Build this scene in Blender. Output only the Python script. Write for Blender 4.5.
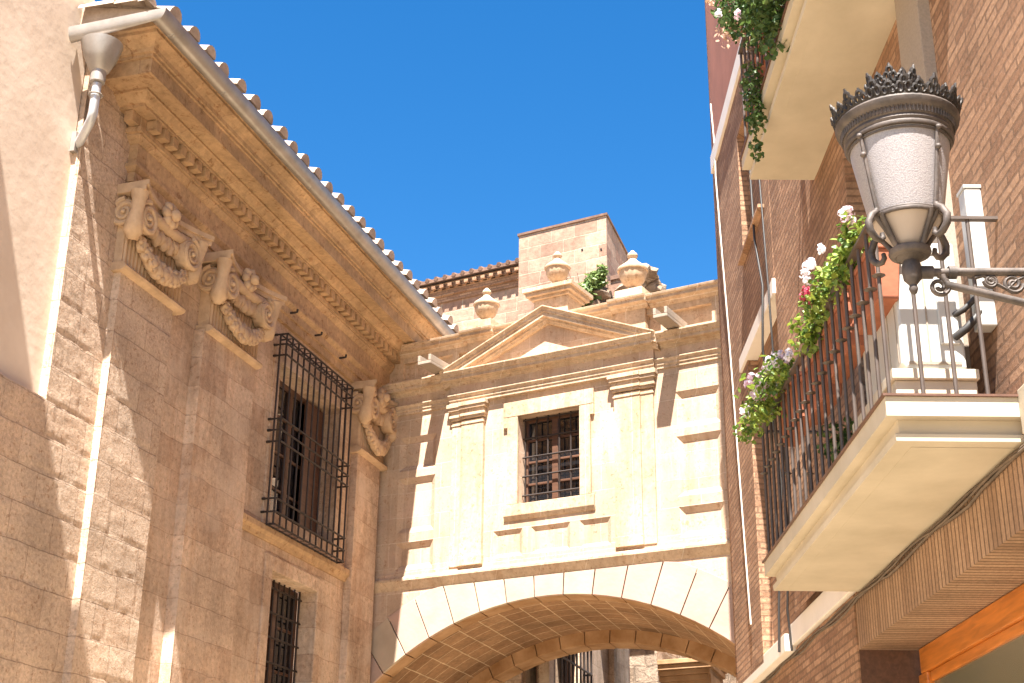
import bpy, bmesh, math, random
from mathutils import Vector, Matrix, noise
R = math.radians
random.seed(7)
for o in list(bpy.data.objects): bpy.data.objects.remove(o, do_unlink=True)
S = bpy.context.scene
COL = S.collection

# ------------------------------------------------------------------ camera
F, PITCH, ROLL = 1409.23, R(21.6604), R(0.69024)
fw = Vector((0, math.cos(PITCH), math.sin(PITCH)))
up = Vector((0, -math.sin(PITCH), math.cos(PITCH)))
rt = Vector((1, 0, 0))
XR = rt*math.cos(ROLL) + up*math.sin(ROLL)
UR = -rt*math.sin(ROLL) + up*math.cos(ROLL)
cd = bpy.data.cameras.new('camera'); cam = bpy.data.objects.new('camera', cd); COL.objects.link(cam)
cd.sensor_width = 36; cd.lens = F/1024*36; cd.clip_end = 3000; cd.clip_start = 0.05
m = Matrix((XR, UR, -fw)).transposed().to_4x4(); m.translation = Vector((0, 0, 1.6)); cam.matrix_world = m
S.camera = cam
# ------------------------------------------------------------------ sky, sun, exposure
SUN_AZ, SUN_EL = R(187), R(63.5)
W = bpy.data.worlds.new('World'); S.world = W; W.use_nodes = True
nt = W.node_tree; bg = nt.nodes['Background']
sky = nt.nodes.new('ShaderNodeTexSky'); sky.sky_type = 'NISHITA'; sky.sun_disc = False
sky.sun_elevation = SUN_EL; sky.sun_rotation = SUN_AZ; sky.altitude = 300
sky.air_density = 1.0; sky.dust_density = 0.3; sky.ozone_density = 3.0
hs = nt.nodes.new('ShaderNodeHueSaturation'); hs.inputs['Saturation'].default_value = 1.36; hs.inputs['Value'].default_value = 1.0
nt.links.new(sky.outputs[0], hs.inputs['Color']); nt.links.new(hs.outputs[0], bg.inputs[0])
bg.inputs[1].default_value = 0.050
sd = bpy.data.lights.new('sun', 'SUN'); sun = bpy.data.objects.new('sun', sd); COL.objects.link(sun)
sd.energy = 5.0; sd.angle = R(0.55); sd.color = (1.0, 0.96, 0.89)
sv = Vector((math.sin(SUN_AZ)*math.cos(SUN_EL), math.cos(SUN_AZ)*math.cos(SUN_EL), math.sin(SUN_EL)))
sun.rotation_euler = sv.to_track_quat('Z', 'Y').to_euler(); sun.location = (0, -5, 40)
S.view_settings.view_transform = 'Standard'; S.view_settings.look = 'None'
S.view_settings.exposure = 2.32; S.view_settings.gamma = 1.0

# ------------------------------------------------------------------ frames measured on the place
AL, AR, AB = R(16.9496), R(0.5215), R(-59.9682)
dL = Vector((math.sin(AL), math.cos(AL), 0)); nL = Vector((dL.y, -dL.x, 0))
dB = -Vector((math.sin(AB), math.cos(AB), 0)); nB = Vector((dB.y, -dB.x, 0))
dR = Vector((math.sin(AR), math.cos(AR), 0)); nR = Vector((-dR.y, dR.x, 0))
CORNER = Vector((-2.178, 21.892, 0))
import_px = None
def _ray(px, py):
    d = XR*(px-512) + UR*(341.5-py) + fw*F
    return d/math.hypot(d.x, d.y)
CORNER = _ray(371.5, 590)*22.0; CORNER.z = 0
RO = nR*-2.7
class Frame:                      # a wall's own coordinates: u along it, w out of it, z up
    def __init__(s, o, d, n):
        s.o, s.d, s.n = o.copy(), d, n
        s.sg = 1 if (Vector((-d.y, d.x, 0)) - n).length < 1e-3 else -1
        s.rz = math.atan2(d.y, d.x)
    def wd(s, u, w, z): return s.o + s.d*u + s.n*w + Vector((0, 0, z))
LF = Frame(CORNER, -dL, nL); BF = Frame(CORNER, dB, nB); RF = Frame(RO, dR, nR)
GF = Frame(Vector((0, 0, 0)), Vector((1, 0, 0)), Vector((0, 1, 0)))

# ------------------------------------------------------------------ object helpers
def tag(o, label, cat, group=None, kind=None):
    if label: o['label'] = label
    if cat: o['category'] = cat
    if group: o['group'] = group
    if kind: o['kind'] = kind
    return o
def thing(name, fr, u, w, z, label, cat, group=None, rz=0):
    o = bpy.data.objects.new(name, None); COL.objects.link(o)
    o.empty_display_size = .2
    o.location = fr.wd(u, w, z); o.rotation_euler = (0, 0, fr.rz+rz)
    return tag(o, label, cat, group)
class MB:
    def __init__(s, fr=None):
        s.bm = bmesh.new(); s.k = fr.sg if fr else 1; s.uv = None
    def v(s, u, w, z): return s.bm.verts.new((u, w*s.k, z))
    def face(s, vs):
        try: return s.bm.faces.new(vs)
        except ValueError: return None
    def poly(s, pts): return s.face([s.v(*p) for p in pts])
    def box(s, u0, u1, w0, w1, z0, z1):
        a = [s.v(u, w, z) for z in (z0, z1) for (u, w) in ((u0, w0), (u1, w0), (u1, w1), (u0, w1))]
        for f in ((0,1,2,3),(7,6,5,4),(0,4,5,1),(1,5,6,2),(2,6,7,3),(3,7,4,0)): s.face([a[i] for i in f])
        return s
    def prism(s, A, B):           # two matching rings joined
        a = [s.v(*p) for p in A]; b = [s.v(*p) for p in B]; n = len(a)
        s.face(a); s.face(b[::-1])
        for i in range(n): s.face([a[i], b[i], b[(i+1) % n], a[(i+1) % n]])
        return s
    def mould(s, u0, u1, prof, k0=0, k1=0, off=0):  # closed (w,z) profile run along u; k = mitre factor at each end
        return s.prism([(u0 - k0*(w-off), w, z) for w, z in prof], [(u1 + k1*(w-off), w, z) for w, z in prof])
    def tube(s, pts, r, n=8, cap=True, closed=False):
        P = [Vector(p) for p in pts]; rings = []
        N = len(P); rr = r if hasattr(r, '__len__') else [r]*N
        nrm = None
        for i in range(N):
            if closed: t = P[(i+1) % N] - P[i-1]
            else: t = (P[min(i+1, N-1)] - P[max(i-1, 0)])
            if t.length < 1e-9: t = Vector((0, 0, 1))
            t.normalize()
            if nrm is None:
                nrm = t.cross(Vector((0, 0, 1)))
                if nrm.length < .05: nrm = t.cross(Vector((0, 1, 0)))
            nrm = (nrm - t*nrm.dot(t))
            if nrm.length < 1e-5: nrm = t.orthogonal()
            nrm.normalize(); b = t.cross(nrm)
            rings.append([s.v(*(P[i] + (nrm*math.cos(2*math.pi*j/n) + b*math.sin(2*math.pi*j/n))*rr[i])) for j in range(n)])
        for i in range(N if closed else N-1):
            A, B = rings[i], rings[(i+1) % N]
            for j in range(n): s.face([A[j], A[(j+1) % n], B[(j+1) % n], B[j]])
        if cap and not closed: s.face(rings[0][::-1]); s.face(rings[-1])
        return s
    def lathe(s, c, prof, n=24, a0=0, a1=2*math.pi, wob=None):
        full = abs(a1-a0-2*math.pi) < 1e-6; m_ = n if full else n+1
        rings = []
        for r, z in prof:
            ring = []
            for j in range(m_):
                a = a0+(a1-a0)*j/n
                q = r*(1+(wob(a, z) if wob else 0))
                ring.append(s.v(c[0]+q*math.cos(a), c[1]+q*math.sin(a), c[2]+z))
            rings.append(ring)
        for A, B in zip(rings, rings[1:]):
            for j in range(n):
                k = (j+1) % m_
                s.face([A[j], A[k], B[k], B[j]])
        if full:
            if prof[0][0] > 1e-4: s.face(rings[0][::-1])
            if prof[-1][0] > 1e-4: s.face(rings[-1])
        return s
    def lump(s, c, r, seed=0, amp=.25, sub=2, sq=(1, 1, 1), fr=3.0):
        t = bmesh.new(); bmesh.ops.create_icosphere(t, subdivisions=sub, radius=1)
        idx = {}
        for v_ in t.verts:
            d = v_.co.normalized()
            q = 1+amp*noise.noise(d*fr+Vector((seed*3.1, seed*1.7, seed)))
            idx[v_.index] = s.v(c[0]+d.x*r*sq[0]*q, c[1]+d.y*r*sq[1]*q, c[2]+d.z*r*sq[2]*q)
        for f in t.faces: s.face([idx[v_.index] for v_ in f.verts])
        t.free(); return s
    def build(s, name, mat, parent=None, smooth=None, bevel=0, merge=False):
        if merge: bmesh.ops.remove_doubles(s.bm, verts=s.bm.verts, dist=1e-4)
        bmesh.ops.recalc_face_normals(s.bm, faces=s.bm.faces)
        me = bpy.data.meshes.new(name); s.bm.to_mesh(me); s.bm.free()
        for mm in (mat if isinstance(mat, (list, tuple)) else [mat]): me.materials.append(mm)
        if smooth is not None:
            for p in me.polygons: p.use_smooth = True
            try: me.set_sharp_from_angle(angle=R(smooth))
            except Exception: pass
        o = bpy.data.objects.new(name, me); COL.objects.link(o)
        if parent: o.parent = parent
        if bevel:
            b = o.modifiers.new('bevel', 'BEVEL'); b.width = bevel; b.segments = 2; b.limit_method = 'ANGLE'; b.angle_limit = R(40)
        return o
def wall_face(mb, u0, u1, z0, z1, w, ops):
    """front face with real recesses: ops = (u0,u1,z0,z1,depth,bevel,closed)"""
    us = sorted({u0, u1} | {max(u0, min(u1, x)) for o in ops for x in o[:2]})
    zs = sorted({z0, z1} | {max(z0, min(z1, x)) for o in ops for x in o[2:4]})
    for a, b in zip(us, us[1:]):
        for c, d in zip(zs, zs[1:]):
            mu, mz = (a+b)/2, (c+d)/2
            if any(o[0] < mu < o[1] and o[2] < mz < o[3] for o in ops): continue
            mb.poly([(a, w, c), (b, w, c), (b, w, d), (a, w, d)])
    for o in ops:
        a, b, c, d, dp, bv, cl = o
        A = [(a, w, c), (b, w, c), (b, w, d), (a, w, d)]
        B = [(a+bv, w-dp, c+bv), (b-bv, w-dp, c+bv), (b-bv, w-dp, d-bv), (a+bv, w-dp, d-bv)]
        for i in range(4):
            j = (i+1) % 4; mb.poly([A[i], B[i], B[j], A[j]])
        if cl: mb.poly(B)
def spiral(c, r0, turns, n, plane, r1=.02, a0=0, sgn=1):
    """points of a spiral in the plane spanned by two axis vectors"""
    X, Y = Vector(plane[0]), Vector(plane[1]); c = Vector(c)
    return [c + (X*math.cos(a0+sgn*2*math.pi*turns*i/n) + Y*math.sin(a0+sgn*2*math.pi*turns*i/n))*(r0+(r1-r0)*i/n) for i in range(n+1)]

# ------------------------------------------------------------------ materials
def mat(name):
    M = bpy.data.materials.new(name); M.use_nodes = True
    return M, M.node_tree, M.node_tree.nodes['Principled BSDF']
def N(t, typ, **kw):
    n = t.nodes.new(typ)
    for k, v in kw.items():
        if k in n.inputs: n.inputs[k].default_value = v
        else: setattr(n, k, v)
    return n
def rgba(c): return (c[0], c[1], c[2], 1)
def mul(c, k): return tuple(min(1, x*k) for x in c)
def ramp(t, inp, stops):
    r = N(t, 'ShaderNodeValToRGB'); e = r.color_ramp.elements
    while len(e) < len(stops): e.new(.5)
    for i, (p, c) in enumerate(stops): e[i].position = p; e[i].color = rgba(c) if hasattr(c, '__len__') else (c, c, c, 1)
    t.links.new(inp, r.inputs[0]); return r.outputs[0]
def mixc(t, a, b, fac, mode='MIX'):
    n = N(t, 'ShaderNodeMix', data_type='RGBA', blend_type=mode)
    for sock, val in ((n.inputs[6], a), (n.inputs[7], b), (n.inputs[0], fac)):
        if isinstance(val, bpy.types.NodeSocket): t.links.new(val, sock)
        else: sock.default_value = rgba(val) if hasattr(val, '__len__') else val
    return n.outputs[2]
def math_(t, op, a, b=0.0):
    n = N(t, 'ShaderNodeMath', operation=op)
    for i, val in enumerate((a, b)):
        if isinstance(val, bpy.types.NodeSocket): t.links.new(val, n.inputs[i])
        else: n.inputs[i].default_value = val
    return n.outputs[0]
def wallco(t, mode='uz'):
    tc = N(t, 'ShaderNodeTexCoord')
    if mode == 'uv': return tc.outputs['UV'], tc.outputs['Object']
    s = N(t, 'ShaderNodeSeparateXYZ'); t.links.new(tc.outputs['Object'], s.inputs[0])
    c = N(t, 'ShaderNodeCombineXYZ')
    h = math_(t, 'ADD', s.outputs[0], s.outputs[1])
    if mode == 'zu':              # courses on end
        t.links.new(math_(t, 'ADD', s.outputs[2], math_(t, 'MULTIPLY', s.outputs[1], 1.0)), c.inputs[0]); t.links.new(s.outputs[0], c.inputs[1])
    else:
        t.links.new(h, c.inputs[0]); t.links.new(s.outputs[2], c.inputs[1])
    return c.outputs[0], tc.outputs['Object']
def masonry(name, c1, c2, mortar, bw, bh, ms, bump=.5, wob=.012, grain=14, mode='uz', tint=None, rough=.92, big=.35, gr=.25, bd=.02, msm=.3, pits=0, streak=0):
    M, t, P = mat(name)
    co, ob = wallco(t, mode)
    dn = N(t, 'ShaderNodeTexNoise', Scale=2.3, Detail=3.0); t.links.new(ob, dn.inputs['Vector'])
    off = N(t, 'ShaderNodeVectorMath', operation='MULTIPLY_ADD'); t.links.new(dn.outputs['Color'], off.inputs[0])
    off.inputs[1].default_value = (wob*2, wob*2, 0); t.links.new(co, off.inputs[2])
    b = N(t, 'ShaderNodeTexBrick', Scale=1.0); b.inputs['Color1'].default_value = rgba(c1); b.inputs['Color2'].default_value = rgba(c2)
    b.inputs['Mortar'].default_value = rgba(mortar); b.inputs['Brick Width'].default_value = bw; b.inputs['Row Height'].default_value = bh
    b.inputs['Mortar Size'].default_value = ms; b.inputs['Mortar Smooth'].default_value = msm; b.inputs['Bias'].default_value = 0.0
    t.links.new(off.outputs[0], b.inputs['Vector'])
    n1 = N(t, 'ShaderNodeTexNoise', Scale=.9, Detail=6.0, Roughness=.62); t.links.new(ob, n1.inputs['Vector'])
    n2 = N(t, 'ShaderNodeTexNoise', Scale=grain, Detail=8.0, Roughness=.7); t.links.new(ob, n2.inputs['Vector'])
    col = mixc(t, b.outputs['Color'], ramp(t, n1.outputs['Fac'], [(.3, 1-big), (.7, 1+big*.6)]), 1.0, 'MULTIPLY')
    col = mixc(t, col, ramp(t, n2.outputs['Fac'], [(.25, 1-gr), (.75, 1+gr*.7)]), 1.0, 'MULTIPLY')
    if streak:
        mp = N(t, 'ShaderNodeMapping'); mp.inputs['Scale'].default_value = (3.2, 3.2, .35); t.links.new(ob, mp.inputs[0])
        n5 = N(t, 'ShaderNodeTexNoise', Scale=1.6, Detail=7.0, Roughness=.65); t.links.new(mp.outputs[0], n5.inputs['Vector'])
        col = mixc(t, col, (.70, .57, .46), ramp(t, n5.outputs['Fac'], [(.50, 0.0), (.74, streak)]), 'MULTIPLY')
    if pits:
        n4 = N(t, 'ShaderNodeTexNoise', Scale=pits, Detail=3.0, Roughness=.75, Distortion=.4); t.links.new(ob, n4.inputs['Vector'])
        col = mixc(t, col, (.68, .58, .51), ramp(t, n4.outputs['Fac'], [(.56, 0.0), (.68, 1.0)]), 'MULTIPLY')
    if tint:
        n3 = N(t, 'ShaderNodeTexNoise', Scale=1.7, Detail=4.0); t.links.new(ob, n3.inputs['Vector'])
        col = mixc(t, col, tint, ramp(t, n3.outputs['Fac'], [(.5, 0.0), (.72, .6)]))
    t.links.new(col, P.inputs['Base Color']); P.inputs['Roughness'].default_value = rough
    P.inputs['Specular IOR Level'].default_value = .25
    h = math_(t, 'ADD', math_(t, 'MULTIPLY', b.outputs['Fac'], -.7), math_(t, 'MULTIPLY', n2.outputs['Fac'], .8))
    bp = N(t, 'ShaderNodeBump', Strength=bump, Distance=bd); t.links.new(h, bp.inputs['Height']); t.links.new(bp.outputs[0], P.inputs['Normal'])
    return M
def plain(name, c, rough=.6, metal=0.0, var=.15, scale=6, bump=.1, spec=.4, c2=None, detail=5.0, bd=.01):
    M, t, P = mat(name)
    tc = N(t, 'ShaderNodeTexCoord')
    n = N(t, 'ShaderNodeTexNoise', Scale=scale, Detail=detail, Roughness=.6); t.links.new(tc.outputs['Object'], n.inputs['Vector'])
    col = mixc(t, mul(c, 1-var), c2 or mul(c, 1+var), ramp(t, n.outputs['Fac'], [(.3, 0.0), (.7, 1.0)]))
    t.links.new(col, P.inputs['Base Color']); P.inputs['Roughness'].default_value = rough; P.inputs['Metallic'].default_value = metal
    P.inputs['Specular IOR Level'].default_value = spec
    n2 = N(t, 'ShaderNodeTexNoise', Scale=scale*6, Detail=6.0); t.links.new(tc.outputs['Object'], n2.inputs['Vector'])
    bp = N(t, 'ShaderNodeBump', Strength=bump, Distance=bd); t.links.new(n2.outputs['Fac'], bp.inputs['Height']); t.links.new(bp.outputs[0], P.inputs['Normal'])
    return M
def glass(name, c, rough=.05):
    M, t, P = mat(name); P.inputs['Base Color'].default_value = rgba(c); P.inputs['Roughness'].default_value = rough
    P.inputs['IOR'].default_value = 2.1
    return M
def leaf(name, ca, cb):
    M, t, P = mat(name); g = N(t, 'ShaderNodeNewGeometry')
    col = ramp(t, g.outputs['Random Per Island'], [(0, ca), (1, cb)])
    t.links.new(col, P.inputs['Base Color']); P.inputs['Roughness'].default_value = .5
    tr = N(t, 'ShaderNodeBsdfTranslucent'); t.links.new(col, tr.inputs[0]); mx = N(t, 'ShaderNodeMixShader'); mx.inputs[0].default_value = .35
    out = t.nodes['Material Output']; t.links.new(P.outputs[0], mx.inputs[1]); t.links.new(tr.outputs[0], mx.inputs[2]); t.links.new(mx.outputs[0], out.inputs[0])
    return M
def wood(name, c, rough=.4):
    M, t, P = mat(name); tc = N(t, 'ShaderNodeTexCoord'); mp = N(t, 'ShaderNodeMapping'); mp.inputs['Scale'].default_value = (1.2, 14, 14)
    t.links.new(tc.outputs['Object'], mp.inputs[0]); n = N(t, 'ShaderNodeTexNoise', Scale=2.0, Detail=6.0, Distortion=.6); t.links.new(mp.outputs[0], n.inputs['Vector'])
    t.links.new(ramp(t, n.outputs['Fac'], [(.3, mul(c, .7)), (.7, mul(c, 1.2))]), P.inputs['Base Color']); P.inputs['Roughness'].default_value = rough
    return M
TAN = (.50, .325, .205)
M_palace = masonry('palace_ashlar', (.66, .49, .36), (.51, .35, .245), (.49, .34, .24), .74, .37, .007, bump=.6, wob=.035, tint=(.60, .47, .37), big=.36, gr=.36, bd=.02, pits=22, streak=.7)
M_rough = masonry('palace_rough', (.65, .49, .365), (.54, .385, .275), (.45, .315, .225), .7, .37, .006, bump=.9, grain=26, wob=.03, big=.3, gr=.36, bd=.016, pits=20)
M_carved = plain('carved_stone', (.50, .34, .215), .9, var=.2, scale=5, bump=.5, spec=.2, c2=(.60, .42, .27), bd=.015)
M_cornice = masonry('cornice_stone', (.53, .35, .20), (.43, .275, .155), (.36, .225, .13), 1.3, 3.0, .007, bump=.4, big=.34, gr=.34, grain=12, bd=.015, pits=9)
M_bridge = masonry('bridge_ashlar', (.58, .43, .31), (.50, .355, .25), (.63, .49, .37), .62, .40, .007, bump=.3, tint=(.56, .38, .29), streak=.8, pits=14, big=.3, gr=.22, bd=.008)
M_bridge_trim = masonry('bridge_trim', (.58, .43, .30), (.50, .36, .24), (.66, .54, .41), .75, 5.0, .006, bump=.35, streak=.7, pits=18, big=.3, gr=.26, bd=.008)
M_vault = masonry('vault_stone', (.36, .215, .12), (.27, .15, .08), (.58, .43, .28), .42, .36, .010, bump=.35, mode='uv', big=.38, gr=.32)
M_voussoir = plain('voussoir_stone', (.56, .42, .29), .9, var=.12, scale=1.6, bump=.35, spec=.2, c2=(.58, .41, .30), bd=.01)
M_voussoir, t, P = mat('voussoir_stone')
tc = N(t, 'ShaderNodeTexCoord'); gm = N(t, 'ShaderNodeNewGeometry')
n1 = N(t, 'ShaderNodeTexNoise', Scale=2.2, Detail=5.0); t.links.new(tc.outputs['Object'], n1.inputs['Vector'])
c_ = ramp(t, gm.outputs['Random Per Island'], [(0, (.46, .36, .26)), (.35, (.47, .335, .26)), (.65, (.43, .285, .225)), (1, (.49, .39, .285))])
c_ = mixc(t, c_, ramp(t, n1.outputs['Fac'], [(.3, .82), (.7, 1.08)]), 1.0, 'MULTIPLY'); c_ = mixc(t, c_, (.50, .30, .22), ramp(t, n1.outputs['Fac'], [(.55, 0.0), (.72, .5)]))
t.links.new(c_, P.inputs['Base Color']); P.inputs['Roughness'].default_value = .9
n2 = N(t, 'ShaderNodeTexNoise', Scale=14.0, Detail=6.0); t.links.new(tc.outputs['Object'], n2.inputs['Vector']); bp = N(t, 'ShaderNodeBump', Strength=.35, Distance=.01); t.links.new(n2.outputs['Fac'], bp.inputs['Height']); t.links.new(bp.outputs[0], P.inputs['Normal'])
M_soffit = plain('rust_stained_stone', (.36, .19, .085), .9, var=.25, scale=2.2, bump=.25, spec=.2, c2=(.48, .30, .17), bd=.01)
M_joint = plain('joint_shadow', (.30, .2, .12), .95)
M_tower = masonry('tower_ashlar', (.41, .275, .20), (.28, .165, .115), (.42, .32, .235), .62, .34, .014, bump=.8, wob=.03, big=.3, gr=.4, grain=7, bd=.03)
M_rubble = masonry('rubble', (.36, .27, .2), (.22, .15, .10), (.3, .22, .16), .5, .3, .02, bump=1.0, wob=.12, grain=7, big=.5, gr=.45, bd=.06)
M_plaster = plain('pink_plaster', (.68, .53, .41), .9, var=.09, scale=1.3, bump=.35, spec=.2, c2=(.76, .62, .50), bd=.012)
M_brick = masonry('brick_wall', (.45, .265, .16), (.29, .155, .09), (.25, .145, .088), .36, .067, .010, bump=1.0, wob=.006, grain=24, big=.28, gr=.42, bd=.016, msm=.15)
M_brick_end = masonry('brick_on_end', (.42, .265, .165), (.30, .18, .11), (.15, .09, .055), 3.0, .075, .009, bump=1.0, wob=.004, grain=30, mode='zu', big=.25, gr=.3, bd=.012, msm=.15)
M_concrete = plain('cream_paint', (.47, .395, .29), .75, var=.07, scale=1.7, bump=.25, spec=.25, c2=(.57, .485, .37), detail=9.0)
M_white = plain('white_paint', (.78, .70, .62), .7, var=.05, scale=3, bump=.1)
M_surround = plain('grey_render', (.32, .255, .20), .9, var=.12, scale=60, bump=.5)
M_zinc = plain('zinc', (.33, .295, .265), .42, metal=.4, var=.15, scale=4, bump=.05, c2=(.40, .36, .33))
M_pipe = plain('pale_pipe', (.50, .50, .52), .35, metal=.3, var=.12, scale=6, bump=.05)
M_tile = plain('clay_tile', (.42, .31, .23), .9, var=.3, scale=5, bump=.4, c2=(.52, .41, .33))
M_tiledark = plain('old_tile', (.16, .09, .06), .9, var=.4, scale=5, bump=.5)
M_iron = plain('wrought_iron', (.035, .024, .02), .6, metal=.2, var=.3, scale=10, bump=.1)
M_rail = plain('railing_iron', (.085, .062, .05), .55, metal=.2, var=.2, scale=8, bump=.05)
M_lamp = plain('lamp_iron', (.065, .052, .045), .62, metal=.2, var=.25, scale=14, bump=.15, c2=(.13, .10, .085))
M_lampdark = plain('lamp_cresting', (.03, .023, .019), .55, metal=.3, var=.3, scale=14, bump=.2)
M_orange = wood('orange_varnish', (.50, .16, .025), .3)
M_brown = wood('dark_wood', (.10, .045, .025), .5)
M_brown2 = wood('red_brown_wood', (.11, .05, .03), .5)
M_glass = glass('window_glass', (.012, .012, .014), .03)
M_shop = glass('shop_glass', (.12, .115, .07), .25)
M_dark = plain('dark_room', (.012, .009, .008), .9)
M_terra = plain('terracotta', (.30, .10, .05), .8, var=.15, scale=8, bump=.15)
M_plastic = plain('white_plastic', (.46, .44, .405), .35, var=.02, scale=2, bump=.0)
M_cable_d = plain('black_cable', (.03, .025, .022), .5)
M_cable_b = plain('brown_cable', (.11, .075, .05), .7, var=.4, scale=6)
M_cable_w = plain('white_cable', (.58, .52, .44), .5)
M_leaf = leaf('bright_leaf', (.05, .12, .015), (.28, .34, .05))
M_leaf_d = leaf('dark_leaf', (.03, .075, .02), (.11, .17, .04))
M_leaf_g = leaf('olive_leaf', (.10, .16, .04), (.26, .34, .10))
M_pink = leaf('pale_pink_petal', (.75, .52, .62), (.85, .74, .78))
M_white_p = leaf('white_petal', (.8, .72, .78), (.9, .86, .88))
M_red = leaf('red_petal', (.5, .03, .09), (.75, .15, .25))
M_peach = leaf('peach_petal', (.40, .24, .12), (.74, .52, .42))
M_purple = leaf('purple_eye', (.12, .02, .08), (.2, .04, .14))
# frosted lamp glass
M_lampglass, t, P = mat('frosted_lamp_glass')
P.inputs['Roughness'].default_value = .35
tc = N(t, 'ShaderNodeTexCoord'); v1 = N(t, 'ShaderNodeTexVoronoi', Scale=190.0); t.links.new(tc.outputs['Object'], v1.inputs['Vector'])
t.links.new(ramp(t, v1.outputs['Distance'], [(.1, (.40, .36, .35)), (.7, (.29, .255, .25))]), P.inputs['Base Color'])
bp = N(t, 'ShaderNodeBump', Strength=.35, Distance=.003); t.links.new(v1.outputs['Distance'], bp.inputs['Height']); t.links.new(bp.outputs[0], P.inputs['Normal'])
P.inputs['Transmission Weight'].default_value = .15; P.inputs['Subsurface Weight'].default_value = .0
M_bowl = plain('milk_glass', (.34, .275, .23), .3, var=.05, scale=5, bump=.02)
M_pave = masonry('street_paving', (.44, .36, .25), (.37, .30, .21), (.27, .22, .16), .6, .4, .01, bump=.3)

# ------------------------------------------------------------------ ground
g = MB(); g.poly([(-600, -600, 0), (600, -600, 0), (600, 600, 0), (-600, 600, 0)])
go = g.build('ground', M_pave); tag(go, 'pale stone paving of the street floor, below the frame', 'ground', kind='structure')

# ================================================================== the palace on the left
pal = thing('stone_palace', LF, 0, 0, 0, 'tan ashlar palace with carved capitals, dentil cornice and caged windows', 'building')
UPW = (1.62, 3.70, 6.42, 8.53); LOW = (2.05, 3.50, 3.3, 5.65)
w = MB(LF)
wall_face(w, -14, 7.88, 0, 10.2, 0, [UPW+(.34, 0, False), LOW+(.27, 0, False)])
w.box(8.5, 14, -.4, -.07, 0, 6.27); w.box(7.7, 8.74, -.4, -.06, 2.8, 10.6)
w.poly([(-14, -8, 0), (-14, 0, 0), (-14, 0, 10.2), (-14, -8, 10.2)]); w.poly([(8.74, -8, 0), (8.74, -.3, 0), (8.74, -.3, 10.6), (8.74, -8, 10.6)])
w.build('wall', M_palace, pal)
def h_block(u, z, amp, bw=.85, bh=.37):
    z = z + .02*noise.noise(Vector((u*1.1, z, 3))); u = u + .02*noise.noise(Vector((u, z*1.1, 9)))
    r = math.floor(z/bh); uu = u + (r % 2)*bw*.5 + .13*math.sin(r*7.3); c = math.floor(uu/bw)
    hsh = math.sin(r*12.9898+c*78.233)*43758.5453; hsh -= math.floor(hsh)
    du = min(uu-c*bw, (c+1)*bw-uu); dz = min(z-r*bh, (r+1)*bh-z); d = min(du, dz)
    groove = -.02*max(0, 1-d/.022)
    p = Vector((u*1.0, z*1.6, hsh*4))
    f = noise.fractal(p*4.2, 1.0, 2.0, 5) if hasattr(noise, 'fractal') else 0
    f2 = noise.noise(Vector((u*22, z*30, 1)))
    ch = noise.noise(Vector((u*6.5, z*13, 5+hsh)))
    return (hsh-.5)*.006*amp + groove*.35*amp + amp*(.0042*f + .0022*f2 + .0035*max(0, ch))
def rough(mb, u0, u1, z0, z1, w0, amp, st=.03):
    nu = max(2, int((u1-u0)/st)); nz = max(2, int((z1-z0)/st)); rows = []
    for j in range(nz+1):
        row = []
        for i in range(nu+1):
            u = u0+(u1-u0)*i/nu; z = z0+(z1-z0)*j/nz
            row.append(mb.v(u, w0+h_block(u, z, amp), z))
        rows.append(row)
    for j in range(nz):
        for i in range(nu): mb.face([rows[j][i], rows[j][i+1], rows[j+1][i+1], rows[j+1][i]])
w = MB(LF)
rough(w, 7.88, 11.5, 2.8, 6.28, -.01, 1.0); rough(w, 7.88, 8.76, 6.28, 10.6, -.01, 1.0)
w.build('rough_wall', M_rough, pal, smooth=50)['label'] = 'rough weathered stretch of stone wall at the street end'
w = MB(LF); w.box(8.70, 8.762, -.4, -.016, 6.28, 9.4); w.box(8.76, 11.5, -.3, -.04, 6.2, 6.275)
w.build('wall_edge', M_rough, pal)
# pilasters: rough front faces on plain shafts
for (a, b, zt, wf, amp) in ((6.72, 7.88, 8.10, .09, .8), (4.66, 6.06, 8.10, .15, .45), (.16, 1.08, 8.02, .12, .3)):
    p = MB(LF); p.box(a, b, -.05, wf-.03, 0, zt)
    rough(p, a, b, 2.8, zt, wf-.012, amp)
    p.poly([(b, wf-.031, 2.8), (b, wf-.008, 2.8), (b, wf-.008, zt), (b, wf-.031, zt)])
    p.poly([(a, wf-.031, 2.8), (a, wf-.020, 2.8), (a, wf-.020, zt), (a, wf-.031, zt)])
    p.build('pilaster', M_rough if amp > .5 else M_palace, pal, smooth=50)
# stone frames and bands
f = MB(LF)
for (a, b, c, d) in (LOW,):
    f.box(a-.20, a, -.02, .03, 2.8, d+.2); f.box(b, b+.22, -.02, .03, 2.8, d+.2); f.box(a, b, -.02, .03, d, d+.2)
f.build('window_surround', M_palace, pal, bevel=.012)
f = MB(LF); a, b, c, d = UPW
f.box(a-.16, a, -.02, .025, c-.22, d+.22); f.box(b, b+.2, -.02, .025, c-.22, d+.22); f.box(a, b, -.02, .025, d, d+.22); f.box(a, b, -.02, .03, c-.22, c)
f.build('window_surround', M_palace, pal, bevel=.012)
f = MB(LF); f.mould(1.08, 4.66, [(-.03, 5.98), (.03, 6.0), (.05, 6.05), (.09, 6.09), (.09, 6.17), (-.03, 6.2)])
f.build('string_course', M_cornice, pal, bevel=.008)
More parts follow.
